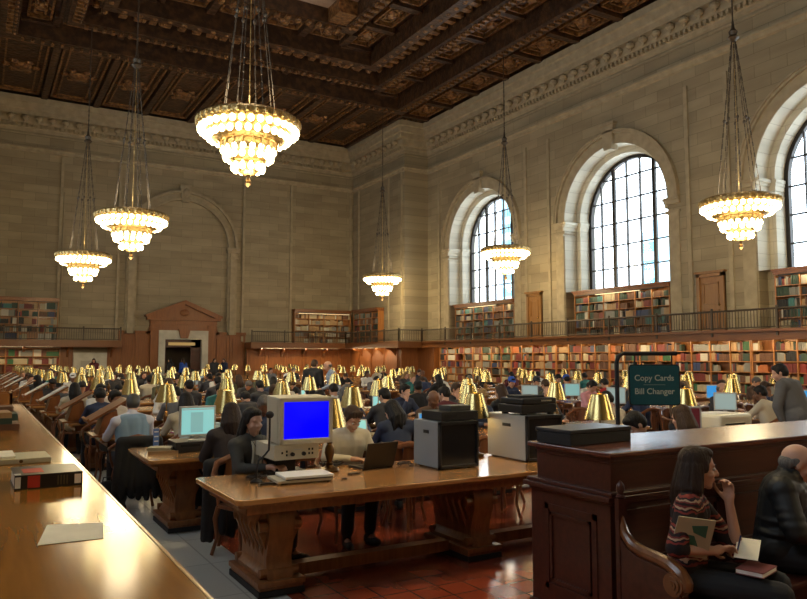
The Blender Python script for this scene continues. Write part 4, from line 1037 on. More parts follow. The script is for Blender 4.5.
T = {
 'lean': far('short', seated(), (38, 0)),
 'up': far('short', seated(ch=V(0, 0.0, 0.95), nk=V(0, 0.0, 1.08), hd=V(0, 0.03, 1.21), sL=V(-0.18, -0.02, 1.02), sR=V(0.18, -0.02, 1.02), eL=V(-0.23, 0.1, 0.81), eR=V(0.23, 0.1, 0.81)), (14, 8)),
 'long': far('long', seated(hd=V(0.02, 0.13, 1.18)), (30, -10), 0.88),
 'longup': far('long', seated(ch=V(0, 0.02, 0.94), nk=V(0, 0.02, 1.06), hd=V(0, 0.05, 1.19), sL=V(-0.16, 0, 1.0), sR=V(0.16, 0, 1.0)), (12, 15), 0.86),
 'cap': far('cap', seated(ch=V(0, 0.02, 0.94), nk=V(0, 0.04, 1.06), hd=V(0, 0.08, 1.19), sL=V(-0.17, 0.02, 1.0), sR=V(0.17, 0.02, 1.0)), (24, -12)),
 'chin': far('short', seated(hd=V(0.03, 0.15, 1.18), eR=V(0.20, 0.30, 0.80), wR=V(0.08, 0.27, 1.02), eL=V(-0.22, 0.24, 0.80), wL=V(0.0, 0.36, 0.81)), (20, 20), hands={'R': (V(-0.1, 0.0, 1), V(-0.6, -1, 0), 0.8)}),
 'slump': far('short', seated(ch=V(0, 0.12, 0.88), nk=V(0, 0.19, 0.98), hd=V(0.01, 0.27, 1.06), sL=V(-0.18, 0.13, 0.93), sR=V(0.18, 0.13, 0.93), eL=V(-0.27, 0.26, 0.80), eR=V(0.27, 0.26, 0.80), wL=V(-0.08, 0.42, 0.81), wR=V(0.08, 0.42, 0.81)), (55, 10)),
 'bald': far('bald', seated(hd=V(0, 0.13, 1.18)), (26, 5), fat=0.015),
}
T['lean']['kind_'] = 1; del T['lean']['kind_']
def put(tmpl, x, y, rz, label, topc='navy', hairc='black-haired', skin_=skin, z=0.0, group=None, hat=None):
    hm = HR[hairc]
    return dup(T[tmpl], (x, y, z), rz, label, group, swap={'person': skin_, 'shirt': CM[topc], 'hair': hm, 'hat': CM[hat or topc]})
def chair_at(x, y, rz, label): dup(cp, (x, y, 0.005), rz, label, 'wooden chairs at the reading tables')
taken = []      # (block, row, side, x)
def seat(blk, row, side, x, tmpl, topc, hairc, desc=None, skin_=skin, hat=None, dy=0.0):
    y = TY[row]+side*(TW/2+0.22+dy); rz = PI if side > 0 else 0
    taken.append((blk, row, side, x))
    if desc is None:
        sname = 'far' if side > 0 else 'near'
        n = sum(1 for q in taken if q[:3] == (blk, row, side))
        kind = 'bald' if tmpl == 'bald' else ('long '+hairc if tmpl.startswith('long') else hairc)
        extra = {'lean': 'head bent', 'up': 'upright', 'chin': 'chin on hand', 'slump': 'slumped low', 'cap': 'in a cap', 'long': 'head bent', 'longup': 'upright', 'bald': 'head bent'}[tmpl]
        desc = '%s person in %s, %s, %s side, %s row, %s block' % (kind, topc, extra, sname, ROW[row], ['left', 'right'][blk])
    put(tmpl, x, y, rz+random.uniform(-0.12, 0.12), desc, topc, hairc, skin_, hat=hat)
    k = sum(1 for q in taken if q[:3] == (blk, row, side)); LBL = 'wooden chair under the %s' % desc
    w = LBL.split()
    if len(w) > 16: LBL = 'wooden chair, %s side, %s row, %s block, under the %s' % ('far' if side > 0 else 'near', ROW[row], ['left', 'right'][blk], ' '.join(desc.replace(',', '').split()[:4]))
    chair_at(x, y-side*(-0.02), rz, LBL)
# people picked out of the photograph, row by row
F_, N_ = 1, -1
seat(0, 2, F_, 1.72, 'chin', 'white', 'black-haired', 'man in white shirt with hand to face, far side of third table, left end', skin_d)
seat(0, 2, N_, 2.35, 'long', 'cream', 'black-haired', 'dark-haired person in cream jacket beside the man in the blue vest', dy=0.0)
seat(0, 4, N_, 3.55, 'up', 'dark grey', 'black-haired', 'person in dark grey hoodie and headphones near the left lamps')
seat(0, 3, F_, 3.9, 'lean', 'teal', 'black-haired', 'person in teal jacket bent under a lamp, left of the blue screen')
seat(0, 1, F_, 2.3, 'slump', 'pale blue', 'black-haired', 'person in pale blue shirt bent low behind the cyan monitor')
seat(0, 2, N_, 4.25, 'lean', 'black', 'black-haired', 'person in black top on wooden chair behind the man with the laptop')
seat(0, 3, N_, 5.55, 'lean', 'white', 'black-haired', 'person in white shirt seen from behind, right of the plaid-shirt man')
seat(0, 5, N_, 8.2 if False else 7.2, 'up', 'white', 'black-haired', 'person in white shirt from behind, left of the white cap')
seat(0, 6, N_, 7.4, 'cap', 'cream', 'brown-haired', 'person in cream coat and white cap near the shelves', hat='white')
seat(1, 3, F_, 10.75, 'cap', 'navy', 'black-haired', 'person in bright blue cap and navy top, centre right', hat='royal blue')
seat(1, 3, N_, 10.55, 'lean', 'olive', 'brown-haired', 'person in olive jacket left of the bright blue cap')
seat(1, 3, F_, 11.5, 'cap', 'dark grey', 'black-haired', 'person in grey knit hat right of the bright blue cap', hat='dark grey')
seat(1, 3, N_, 12.3, 'lean', 'red', 'black-haired', 'person in red top beside the pale monitor in the right block')
seat(1, 2, F_, 10.9, 'lean', 'pink', 'black-haired', 'person in pink top in the right block, left of the red top')
seat(1, 4, N_, 13.3, 'cap', 'royal blue', 'black-haired', 'person in royal blue with blue cap, right block behind the red top', hat='royal blue')
seat(1, 2, N_, 11.9, 'longup', 'cream', 'fair-haired', 'fair-haired woman in cream top left of the copy card sign')
seat(1, 4, F_, 11.2, 'lean', 'grey', 'grey-haired', 'grey-haired person in grey, fifth row of the right block')
taken.append((0, 0, F_, 3.15)); taken.append((0, 0, F_, 2.15)); taken.append((0, 1, N_, 2.05)); taken.append((0, 2, N_, 1.5)); taken.append((0, 1, N_, 4.7)); taken.append((0, 0, N_, 5.5)); taken.append((0, 0, N_, 6.2))
rnd = random.Random(21)
TOPS = ['black']*7+['navy']*5+['dark grey']*5+['grey']*2+['white']*3+['brown']*3+['maroon', 'olive', 'pale blue', 'teal', 'cream', 'maroon', 'white']
npl = 0
LAB = set()
for blk, row, dens in [(0, 1, .7), (0, 2, .75), (0, 3, .8), (1, 1, .6), (1, 2, .6), (1, 3, .55), (0, 4, .75), (0, 5, .7), (1, 4, .5), (0, 6, .65), (1, 5, .5), (0, 7, .55), (1, 6, .45), (0, 8, .5), (1, 7, .4), (0, 9, .4), (1, 8, .4), (0, 11, .35), (1, 10, .35), (0, 13, .3)]:
    x0 = TX[row] if blk == 0 else BX
    for side in (N_, F_):
        for k in range(6):
            x = x0+0.55+k*1.12+rnd.uniform(-0.15, 0.15)
            tm = rnd.choice(['lean', 'lean', 'up', 'long', 'longup', 'cap', 'chin', 'slump', 'bald']); tc = rnd.choice(TOPS); hc = rnd.choice(['black-haired']*4+['brown-haired']*3+['fair-haired', 'grey-haired']); sk = rnd.choice([skin, skin, skin_p, skin_d])
            if rnd.random() > dens or any(q[0] == blk and q[1] == row and q[2] == side and abs(q[3]-x) < 0.65 for q in taken): continue
            if row == 1 and side < 0 and blk == 0 and x < 3.2: continue
            if tm == 'bald': hc = 'grey-haired'
            p = proj(x, TY[row], 1.2)
            if p is None or not (-8 < p[0] < 812): continue
            for _ in range(30):
                kind = 'bald' if tm == 'bald' else ('long '+hc if tm.startswith('long') else hc)
                key = (blk, row, side, kind, tc, tm in ('up', 'longup'), tm)
                if key in LAB: tc = rnd.choice(TOPS); continue
                break
            LAB.add(key); seat(blk, row, side, x, tm, tc, hc, None, sk); npl += 1
print('people', len(taken))

# ---- the nearer people, built to their own pose
def place(o, x, y, rz, label, z=0.0):
    o.location = (x, y, z); o.rotation_euler = (0, 0, rz); tag(o, label, 'person'); return o
shirt_cream = C_('cream jumper', (0.56, 0.52, 0.42)); charcoal = C_('charcoal cardigan', (0.045, 0.047, 0.045)); vestb = C_('blue vest', (0.20, 0.31, 0.43)); shirtw = C_('lilac white shirt', (0.55, 0.57, 0.68))
# man with the laptop
o = figure(seated(ch=V(0, 0.06, 0.93), hd=V(0.0, 0.17, 1.165), eL=V(-0.25, 0.13, 0.80), eR=V(0.25, 0.13, 0.80), wL=V(-0.10, 0.36, 0.81), wR=V(0.06, 0.38, 0.81), aL=V(-0.13, 0.30, 0.10), tL=V(-0.15, 0.46, 0.045), aR=V(0.12, 0.36, 0.10), tR=V(0.14, 0.52, 0.045)),
           0.008, (34, 12), skin_p, shirt_cream, JE, blackm, 'fringe', HR['brown-haired'], eyes=True, topname='jumper', collar=0.062)
place(o, 3.17, 6.50, PI-0.1, 'man in cream jumper typing on a dark laptop at the nearest table')
chair_at(3.17, 6.50, PI, 'wooden chair under the man in the cream jumper')
# woman in cardigan with earphones
o = figure(seated(ch=V(0, 0.02, 0.94), nk=V(0, 0.04, 1.05), hd=V(0.0, 0.07, 1.185), eL=V(-0.20, 0.14, 0.80), eR=V(0.22, 0.14, 0.80), wL=V(-0.02, 0.38, 0.82), wR=V(0.10, 0.36, 0.82), sL=V(-0.16, 0.02, 0.985), sR=V(0.16, 0.02, 0.985)),
           0.0095, (8, -10), skin_p, charcoal, JE, blackm, 'long', HR['black-haired'], 'long', 0.88, topname='cardigan')
place(o, 2.12, 6.36, PI+0.45, 'woman in charcoal cardigan with earphone wires, left of the blue-screen monitor')
m = MB(); m.prism([(-0.05, 0.80), (0.05, 0.80), (0.045, 1.02), (-0.045, 1.02)], 0.10, 0.135, 'y'); bl2 = m.build('blouse', CM['cream'], o)
m = MB()
for s in (-1, 1): m.tube([(s*0.075, 0.06, 1.17), (s*0.07, 0.12, 1.05), (s*0.03, 0.16, 0.95), (0, 0.16, 0.85)], 0.003, 5)
m.build('earphone_wire', black, o)
chair_at(2.12, 6.36, PI+0.3, 'wooden chair under the woman in the charcoal cardigan')
# long-haired woman from behind
o = figure(seated(ch=V(0, 0.06, 0.92), hd=V(0.01, 0.13, 1.18), eL=V(-0.24, 0.15, 0.78)), 0.0095, (20, -8), skin_p, C_('brown black coat', (0.028, 0.02, 0.02)), JE, blackm, 'long', hairmat('dark brown hair', (0.022, 0.011, 0.007)), topname='coat', bulk=0.012)
place(o, 2.20, 7.02, -0.05, 'woman with long dark hair and dark coat, from behind, at the cyan monitor')
chair_at(2.20, 6.98, 0, 'wooden chair under the long-haired woman at the cyan monitor')
# man in blue vest
o = figure(seated(ch=V(0, 0.06, 0.93), nk=V(0, 0.08, 1.06), hd=V(0.03, 0.14, 1.185), eL=V(-0.27, 0.14, 0.80), eR=V(0.25, 0.15, 0.80), wL=V(-0.22, 0.38, 0.81), sL=V(-0.19, 0.04, 0.99), sR=V(0.19, 0.04, 0.99)), 0.0105, (26, -15), skin_p, shirtw, JE, blackm, 'short', mat('dark grey hair', (0.05, 0.048, 0.045), 0.5), topname='shirt', fat=0.012, collar=0.06)
m = MB(); JJ = seated(ch=V(0, 0.06, 0.93))
m.cap(V(-0.07, -0.02, 0.56), V(0.07, -0.02, 0.56), 0.135, 0.135); m.cap(V(-0.06, 0, 0.7), V(-0.09, 0.05, 0.94), 0.132, 0.118); m.cap(V(0.06, 0, 0.7), V(0.09, 0.05, 0.94), 0.132, 0.118); m.cap(V(-0.1, 0.04, 1.0), V(0.1, 0.04, 1.0), 0.082, 0.082); m.cap(V(0, -0.01, 0.6), V(0, 0.035, 0.96), 0.145, 0.125)
remesh(m, 0.012, 'vest', vestb, 3).parent = o
place(o, 1.66, 9.22, 0.1, 'man in light blue vest over white shirt, from behind, at the third table')
chair_at(1.66, 9.18, 0, 'wooden chair under the man in the blue vest')
# navy long-haired woman behind the grey cabinet
o = figure(seated(hd=V(-0.04, 0.15, 1.15), ch=V(-0.02, 0.07, 0.90)), 0.011, (34, 25), skin_p, C_('dark blue top', (0.02, 0.03, 0.065)), JE, blackm, 'long', HR['black-haired'], topname='shirt', slim=0.95)
place(o, 4.08, 7.02, -0.25, 'woman with long black hair in dark blue top behind the grey viewer cabinet')
chair_at(4.08, 6.98, -0.2, 'curved wooden chair under the long-haired woman in dark blue')
# man bent behind the divider
o = figure(seated(ch=V(0, 0.12, 0.90), nk=V(0, 0.17, 0.99), hd=V(0.0, 0.22, 1.13), sL=V(-0.18, 0.12, 0.95), sR=V(0.18, 0.12, 0.95), eL=V(-0.25, 0.26, 0.80), eR=V(0.25, 0.26, 0.80)), 0.0095, (45, 0), skin_p, C_('navy jersey', (0.018, 0.02, 0.035)), JE, blackm, 'short', HR['black-haired'], topname='shirt', eyes=True)
place(o, 5.50, 4.66, 1.15, 'dark-haired man bent forward behind the divider, below the teal sign')
chair_at(5.50, 4.66, 1.15, 'wooden chair under the dark-haired man behind the divider')
o = figure(seated(), 0.0105, (15, 0), skin_p, C_('black jumper', (0.014, 0.012, 0.014)), JE, blackm, 'long', HR['brown-haired'], topname='shirt', slim=0.9)
place(o, 5.95, 4.62, 0.0, 'brown-haired person behind the divider beside the white printer')
chair_at(5.95, 4.62, 0.0, 'wooden chair under the brown-haired person beside the white printer')
# standing people
plaid = mat('plaid shirt cloth', (0.3, 0.35, 0.42), 0.8)
def _pl(m, c1, c2, sc):
    n, l, b = nodes(m); tc = n.new('ShaderNodeTexCoord'); ck = n.new('ShaderNodeTexChecker'); ck.inputs['Scale'].default_value = sc
    ck.inputs['Color1'].default_value = (*c1, 1); ck.inputs['Color2'].default_value = (*c2, 1); l.new(tc.outputs['Object'], ck.inputs['Vector']); l.new(ck.outputs['Color'], b.inputs['Base Color'])
_pl(plaid, (0.42, 0.47, 0.52), (0.13, 0.18, 0.28), 32)
o = figure(standing(sp=V(0, 0.05, 1.12), ch=V(0, 0.10, 1.30), nk=V(0, 0.14, 1.43), hd=V(0, 0.20, 1.55), sL=V(-0.18, 0.09, 1.38), sR=V(0.18, 0.09, 1.38), eL=V(-0.22, 0.14, 1.1), eR=V(0.22, 0.14, 1.1), wL=V(-0.12, 0.36, 1.0), wR=V(0.12, 0.36, 1.0)), 0.0125, (25, 0), skin_p, plaid, C_('khaki', (0.14, 0.11, 0.07)), blackm, 'bald', HR['grey-haired'], topname='shirt', fat=0.03)
place(o, 7.50, 15.95, 1.25, 'bald man in blue plaid shirt standing among the tables', 0.005)
gj = C_('grey blazer', (0.10, 0.10, 0.105))
o = figure(standing(sp=V(0, 0.06, 1.12), ch=V(0, 0.12, 1.30), nk=V(0, 0.17, 1.42), hd=V(0, 0.23, 1.54), sL=V(-0.19, 0.12, 1.37), sR=V(0.19, 0.12, 1.37), eL=V(-0.27, 0.16, 1.1), eR=V(0.27, 0.16, 1.1)), 0.0115, (20, 25), skin_p, gj, JE, blackm, 'short', HR['black-haired'], topname='jacket', bulk=0.02, fat=0.03, slim=1.1)
place(o, 9.55, 5.75, 0.15, 'man in grey jacket standing with his back turned at the right edge', 0.005)
S1 = figure(standing(), 0.0135, (5, 20), skin, CM['maroon'], JE, blackm, 'long', HR['black-haired'], topname='coat', bulk=0.02); protos.append(S1)
for x, y, rz, c, h, lab in ((5.45, 41.9, 2.6, 'maroon', 'black-haired', 'person in maroon coat standing by the white marble tablet'), (9.6, 42.6, 0.6, 'black', 'black-haired', 'person in black at the left side of the pedimented doorway'),
                       (12.05, 42.3, 3.0, 'dark grey', 'black-haired', 'person in dark grey standing just right of the doorway'), (12.7, 42.5, 2.0, 'navy', 'brown-haired', 'person in navy at the panelling right of the doorway'), (10.4, 42.9, 0.5, 'royal blue', 'brown-haired', 'person in royal blue standing in front of the dark doorway')):
    dup(S1, (x, y, 0.005), rz, lab, swap={'coat': CM[c], 'hair': HR[h]})
o = figure(standing(hd=V(0, 0.07, 1.58)), 0.0125, (20, 0), skin_p, CM['black'], JE, blackm, 'short', HR['brown-haired'], topname='coat', bulk=0.02)
place(o, 7.08, 16.35, -0.9, 'person in black coat standing face to face with the bald man', 0.005)

# ================================================================ DIVIDER AND BENCH
DX0, DX1, DY0, DY1, DZ = 3.26, 8.4, 3.12, 3.86, 1.19
t = thing('divider_counter', 'dark mahogany partition with a polished flat top behind the bench', 'partition', (DX0, DY0, 0))
L_ = DX1-DX0; D_ = DY1-DY0
m = MB(); m.box(-0.02, L_, -0.02, D_-0.01, DZ-0.03, DZ); m.build('top', mahog_top, t, bevel=0.006)
m = MB(); m.box(0.03, L_, 0.03, D_-0.05, 0.93, DZ-0.03); m.box(0.02, L_, 0.03, D_, 0.0, 0.93)
for o_, z0, z1 in ((0.01, DZ-0.05, DZ-0.03), (0.02, DZ-0.07, DZ-0.05), (-0.03, 0.9, 0.93), (-0.01, 0.93, 0.955), (0.0, 0.88, 0.90), (-0.005, 0.0, 0.16)):
    m.box(o_, L_, max(o_, -0.01), D_-o_-(0.05 if z0 > 1 else 0), z0, z1)
m.build('carcass', mahog, t, bevel=0.004)
m = MB()
def frame_x(a0, a1, z0, z1, x, w=0.035):   # raised moulding on the end face
    for q in ((a0, a0+w, z0, z1), (a1-w, a1, z0, z1), (a0, a1, z0, z0+w), (a0, a1, z1-w, z1)): m.box(x, x+0.03, q[0], q[1], q[2], q[3])
frame_x(0.14, D_-0.14, 0.26, 0.80, 0.012); frame_x(0.19, D_-0.19, 0.31, 0.75, 0.006, 0.02)
m.build('end_panel', mahog, t)
m = MB()
for i in range(5):
    a0 = 0.1+i*1.0; a1 = a0+0.9
    for q in ((a0, a0+0.03, 0.52, 0.84), (a1-0.03, a1, 0.52, 0.84), (a0, a1, 0.52, 0.55), (a0, a1, 0.81, 0.84)): m.box(q[0], q[1], 0.006, 0.035, q[2], q[3])
m.build('front_panelling', mahog, t)
t = thing('bench', 'long dark wooden bench with a scrolled arm in front of the divider', 'bench', (DX0, DY0, 0))
m = MB(); m.box(0.05, L_, -0.55, -0.04, 0.40, 0.44); m.build('seat', mahog, t, bevel=0.01)
m = MB(); m.box(0.05, L_, -0.50, -0.46, 0.0, 0.40); m.build('front_board', mahog, t)
arm = [(-0.03, 0.87), (-0.045, 0.80), (-0.07, 0.735), (-0.12, 0.685), (-0.20, 0.66), (-0.30, 0.648), (-0.39, 0.632), (-0.45, 0.60), (-0.485, 0.55), (-0.49, 0.52)]
m = MB(); m.prism([(-0.035, 0.0), (-0.035, 0.86)]+[(y+0.01, z-0.03) for y, z in arm[1:]]+[(-0.47, 0.46), (-0.44, 0.42), (-0.44, 0.3), (-0.48, 0.0)], 0.0, 0.055, 'x'); m.build('arm_panel', mahog, t, bevel=0.004)
m = MB(); m.tube([(0.028, y, z) for y, z in arm], [0.02, 0.024, 0.028, 0.032, 0.034, 0.036, 0.038, 0.04, 0.04, 0.03], 10, flat=1.0)
for r, w in ((0.062, 0.045), (0.045, 0.052), (0.026, 0.058), (0.012, 0.062)):
    m.lathe([(r, -w), (r, w)], 20, Matrix.Translation((0.028, -0.435, 0.545)) @ Matrix.Rotation(PI/2, 4, 'Y'))
m.build('armrest', bench_m, t, smooth=True)
m = MB(); m.box(-0.005, 0.06, -0.06, -0.03, 0.0, 0.93); m.lathe([(0.018, 0), (0.03, 0.01), (0.014, 0.025), (0.026, 0.05), (0.022, 0.08), (0.006, 0.1), (0.001, 0.105)], 14, Matrix.Translation((0.028, -0.045, 0.93))); m.build('corner_post', mahog, t, smooth=True)
# black flat box on the divider
t = thing('flat_box', 'flat black box lying on the left end of the mahogany divider top', 'box', (3.57, 3.62, DZ+0.001), 0.04)
MB().box(-0.30, 0.27, -0.14, 0.17, 0, 0.075).build('body', blackm, t, bevel=0.004)
MB().box(-0.305, 0.275, -0.145, 0.175, 0.077, 0.10).build('lid', mat('black lid', (0.03, 0.033, 0.037), 0.35), t, bevel=0.004)
# sign
t = thing('sign_stand', 'teal sign reading Copy Cards, Bill Changer hung from a black pipe stand', 'sign', (4.29, 4.02, 0), -R(30))
m = MB(); m.tube([(0, 0, 0.02), (0, 0, 1.72), (0.015, 0, 1.762), (0.05, 0, 1.785), (0.47, 0, 1.785)], 0.017, 10); m.build('pipe', blackm, t, smooth=True)
m = MB(); m.lathe([(0.2, 0), (0.2, 0.015), (0.05, 0.03), (0.03, 0.06)], 24); m.build('foot', blackm, t, smooth=True)
m = MB()
for x in (0.14, 0.43): m.tube([(x, 0, 1.785), (x, 0, 1.69)], 0.006, 6)
m.build('hanger', blackm, t)
def rrect(x0, x1, z0, z1, r):
    P = []
    for cx, cz, a0 in ((x1-r, z0+r, -90), (x1-r, z1-r, 0), (x0+r, z1-r, 90), (x0+r, z0+r, 180)):
        for k in range(5): P.append((cx+r*math.cos(R(a0+22.5*k)), cz+r*math.sin(R(a0+22.5*k))))
    return P
plate = MB().prism(rrect(0.09, 0.485, 1.385, 1.70, 0.025), -0.012, 0.012, 'y').build('sign_plate', blackm, t)
MB().prism(rrect(0.098, 0.477, 1.393, 1.692, 0.02), -0.0145, -0.011, 'y').build('sign_face', sign_m, plate)
def text(s, size, loc, parent, m, name='lettering', rot=(PI/2, 0, 0)):
    cu = bpy.data.curves.new(name, 'FONT'); cu.body = s; cu.size = size; cu.align_x = 'CENTER'; cu.align_y = 'CENTER'; cu.extrude = 0.0006; cu.offset = size*0.014
    o = bpy.data.objects.new(name, cu); C.objects.link(o); bpy.context.view_layer.update()
    me = bpy.data.meshes.new_from_object(o.evaluated_get(bpy.context.evaluated_depsgraph_get())); bpy.data.objects.remove(o)
    me.materials.clear(); me.materials.append(m); q = bpy.data.objects.new(name, me); C.objects.link(q); q.parent = parent; q.location = loc; q.rotation_euler = rot; return q
text('Copy Cards', 0.063, (0.285, -0.0155, 1.595), plate, signtxt); text('Bill Changer', 0.063, (0.285, -0.0155, 1.492), plate, signtxt)
MB().box(0.2, 0.37, -0.0155, -0.0145, 1.543, 1.545).build('rule', signtxt, plate)

# ---- woman on the bench
knit = mat('patterned jumper', (0.05, 0.02, 0.02), 0.85)
n, l, b = nodes(knit); tc = n.new('ShaderNodeTexCoord'); sx = n.new('ShaderNodeSeparateXYZ'); l.new(tc.outputs['Object'], sx.inputs[0])
ns = n.new('ShaderNodeTexNoise'); ns.inputs['Scale'].default_value = 14; l.new(tc.outputs['Object'], ns.inputs['Vector'])
ma = n.new('ShaderNodeMath'); ma.operation = 'MULTIPLY_ADD'; ma.inputs[1].default_value = 0.05; l.new(ns.outputs['Fac'], ma.inputs[0]); l.new(sx.outputs[2], ma.inputs[2])
mo = n.new('ShaderNodeMath'); mo.operation = 'PINGPONG'; mo.inputs[1].default_value = 0.075; l.new(ma.outputs[0], mo.inputs[0])
dv = n.new('ShaderNodeMath'); dv.operation = 'DIVIDE'; dv.inputs[1].default_value = 0.075; l.new(mo.outputs[0], dv.inputs[0])
rp = n.new('ShaderNodeValToRGB'); rp.color_ramp.interpolation = 'CONSTANT'
e = rp.color_ramp.elements; e[0].color = (0.012, 0.006, 0.008, 1); e[0].position = 0; e[1].color = (0.20, 0.025, 0.02, 1); e[1].position = 0.40
for p_, c_ in ((0.55, (0.02, 0.008, 0.012, 1)), (0.66, (0.42, 0.27, 0.18, 1)), (0.78, (0.16, 0.02, 0.02, 1)), (0.9, (0.02, 0.008, 0.01, 1))):
    q = e.new(p_); q.color = c_
l.new(dv.outputs[0], rp.inputs[0]); l.new(rp.outputs[0], b.inputs['Base Color'])
hairw = hairmat('dark brown waves', (0.026, 0.013, 0.008))
Jw = seated(pel=V(0, 0.0, 0.55), sp=V(0, 0.02, 0.71), ch=V(0, 0.03, 0.89), nk=V(0.0, 0.04, 1.01), hd=V(0.02, 0.08, 1.125), sL=V(-0.15, 0.02, 0.945), sR=V(0.155, 0.03, 0.94),
            eR=V(-0.0, 0, 0), hL=V(-0.09, 0.03, 0.51), hR=V(0.09, 0.03, 0.51), kL=V(-0.05, 0.46, 0.515), kR=V(0.10, 0.47, 0.495), aL=V(-0.05, 0.42, 0.11), aR=V(0.12, 0.40, 0.11), tL=V(-0.06, 0.58, 0.05), tR=V(0.14, 0.56, 0.05))
Jw['eL'] = V(-0.12, 0.27, 0.64); Jw['wL'] = V(-0.04, 0.235, 0.93)      # raised, hand at chin
Jw['eR'] = V(0.25, -0.03, 0.72); Jw['wR'] = V(0.13, 0.16, 0.70)          # holding papers
o = figure(Jw, 0.006, (4, 24), skin_p, knit, C_('black denim', (0.012, 0.013, 0.016)), blackm, 'long', hairw, 'three', 0.86, hands={'L': (V(0.05, 0.0, 1.0), V(0.75, -0.5, 0.1), 0.95), 'R': (V(-0.8, 0.6, 0.05), V(0.2, 0.5, -0.8), 0.8)}, eyes=True, topname='jumper')
WX, WY, WR = 3.54, 2.83, R(214)
place(o, WX, WY, WR, 'woman with long dark wavy hair in patterned jumper on the bench, hand at her chin', -0.0)
def wloc(v): return Matrix.Translation((WX, WY, 0)) @ Matrix.Rotation(WR, 4, 'Z') @ v
WM = Matrix.Translation((WX, WY, 0)) @ Matrix.Rotation(WR, 4, 'Z')
# papers and pen in her lap hand
t = thing('magazine', 'folded pale magazine with green print held by the woman on the bench', 'magazine', (3.37, 2.66, 0.77), WR-0.5)
mg = MB()
mg.prism([(-0.115, -0.10), (0.085, -0.12), (0.10, 0.13), (-0.09, 0.15)], 0, 0.006, 'z', Matrix.Rotation(R(-18), 4, 'Z') @ Matrix.Rotation(R(62), 4, 'X') @ Matrix.Rotation(R(-25), 4, 'Y'))
mg.build('cover', mag, t)
MM = Matrix.Rotation(R(-18), 4, 'Z') @ Matrix.Rotation(R(62), 4, 'X') @ Matrix.Rotation(R(-25), 4, 'Y')
g = MB(); g.prism([(-0.07, 0.03), (0.0, 0.05), (0.02, 0.09), (-0.06, 0.11)], 0.006, 0.0075, 'z', MM); g.prism([(-0.05, -0.04), (0.03, -0.05), (0.02, 0.03), (-0.01, 0.03)], 0.006, 0.0075, 'z', MM); g.prism([(-0.07, 0.03), (0.0, 0.05), (0.02, 0.09), (-0.06, 0.11)], -0.0015, 0, 'z', MM); g.prism([(-0.05, -0.04), (0.03, -0.05), (0.02, 0.03), (-0.01, 0.03)], -0.0015, 0, 'z', MM); g.build('cover_print', magg, t)
t = thing('paper_sheet', 'pale folded paper sheet with a pen in the lap hand of the bench woman', 'paper', tuple(WM @ V(0.0, 0.32, 0.69)), WR)
MB().prism([(-0.12, -0.05), (0.08, -0.07), (0.09, 0.05), (-0.11, 0.07)], 0, 0.002, 'z', Matrix.Rotation(R(20), 4, 'Y')).build('sheet', paper, t)
t = thing('pen', 'dark blue pen between the fingers of the woman on the bench', 'pen', tuple(WM @ V(0.07, 0.27, 0.72)), WR)
MB().tube([(-0.04, 0, -0.03), (0.05, 0.02, 0.07)], 0.0045, 8).build('barrel', mat('blue pen', (0.02, 0.05, 0.2), 0.3), t)
t = thing('notebook', 'closed book with pale pages lying on the thigh of the bench woman', 'book', tuple(WM @ V(0.04, 0.36, 0.590)), WR-0.35)
MB().box(-0.10, 0.10, -0.07, 0.07, 0.002, 0.022).build('pages', white, t); m = MB(); m.box(-0.103, 0.103, -0.073, 0.073, 0.022, 0.026); m.box(-0.103, 0.103, -0.073, 0.073, -0.002, 0.002); m.build('cover', mat('grey red cover', (0.20, 0.06, 0.06), 0.5), t)
# ---- old man in padded jacket
Jo = seated(pel=V(0, -0.0, 0.56), sp=V(0, 0.02, 0.72), ch=V(0, 0.05, 0.90), nk=V(0, 0.08, 1.0), hd=V(0.0, 0.13, 1.09), sL=V(-0.18, 0.05, 0.95), sR=V(0.18, 0.05, 0.95), eL=V(-0.27, 0.12, 0.72), eR=V(0.27, 0.12, 0.72), wL=V(-0.07, 0.30, 0.66), wR=V(0.07, 0.30, 0.66))
o = figure(Jo, 0.0075, (22, 18), skin_p, mat('black padded nylon', (0.010, 0.011, 0.012), 0.6), C_('black denim', (0.012, 0.013, 0.016)), blackm, 'bald', HR['grey-haired'], 'padded', 1.0, eyes=True, topname='padded_jacket', bulk=0.022, collar=0.085)
place(o, 4.41, 2.83, R(208), 'balding old man in black padded jacket on the bench at the right edge')

# ================================================================ COUNTER AT LEFT
t = thing('long_counter', 'long polished wooden counter running along the left side of the aisle', 'counter', (-0.15, 0, 0))
m = MB(); m.box(-0.85, 0.765, -0.6, 12.5, 1.01, 1.05); m.build('top', counter_m, t, bevel=0.004)
m = MB(); m.box(0.765, 0.785, -0.6, 12.5, 1.005, 1.046); m.build('edge_moulding', counter_edge, t, bevel=0.006)
m = MB(); m.box(-0.8, 0.70, -0.55, 12.45, 0.0, 1.01)
for i in range(10):
    y0 = -0.4+i*1.28
    for q in ((y0, y0+0.05, 0.2, 0.9), (y0+1.1, y0+1.15, 0.2, 0.9), (y0, y0+1.15, 0.2, 0.25), (y0, y0+1.15, 0.85, 0.9)): m.box(0.70, 0.72, *q)
m.build('carcass', panel_m, t)
CZ = 1.051
def lying_book(name, label, x, y, z, rz, w, d, h, cm, cat='book', extra=None):
    t = thing(name, label, cat, (x, y, z), rz)
    m = MB(); m.box(-w/2, w/2, -d/2, d/2, 0, 0.004); m.box(-w/2, w/2, -d/2, d/2, h-0.004, h); m.box(-w/2, w/2, -d/2-0.002, -d/2+0.004, 0, h); m.build('cover', cm, t)
    m = MB(); m.box(-w/2+0.006, w/2-0.006, -d/2+0.006, d/2-0.006, 0.004, h-0.004); m.build('pages', white, t)
    return t
t = lying_book('thick_book', 'thick black book with red label lying on the long counter', 0.365, 4.59, CZ, 0.02, 0.335, 0.36, 0.075, mat('black book cover', (0.012, 0.012, 0.012), 0.35))
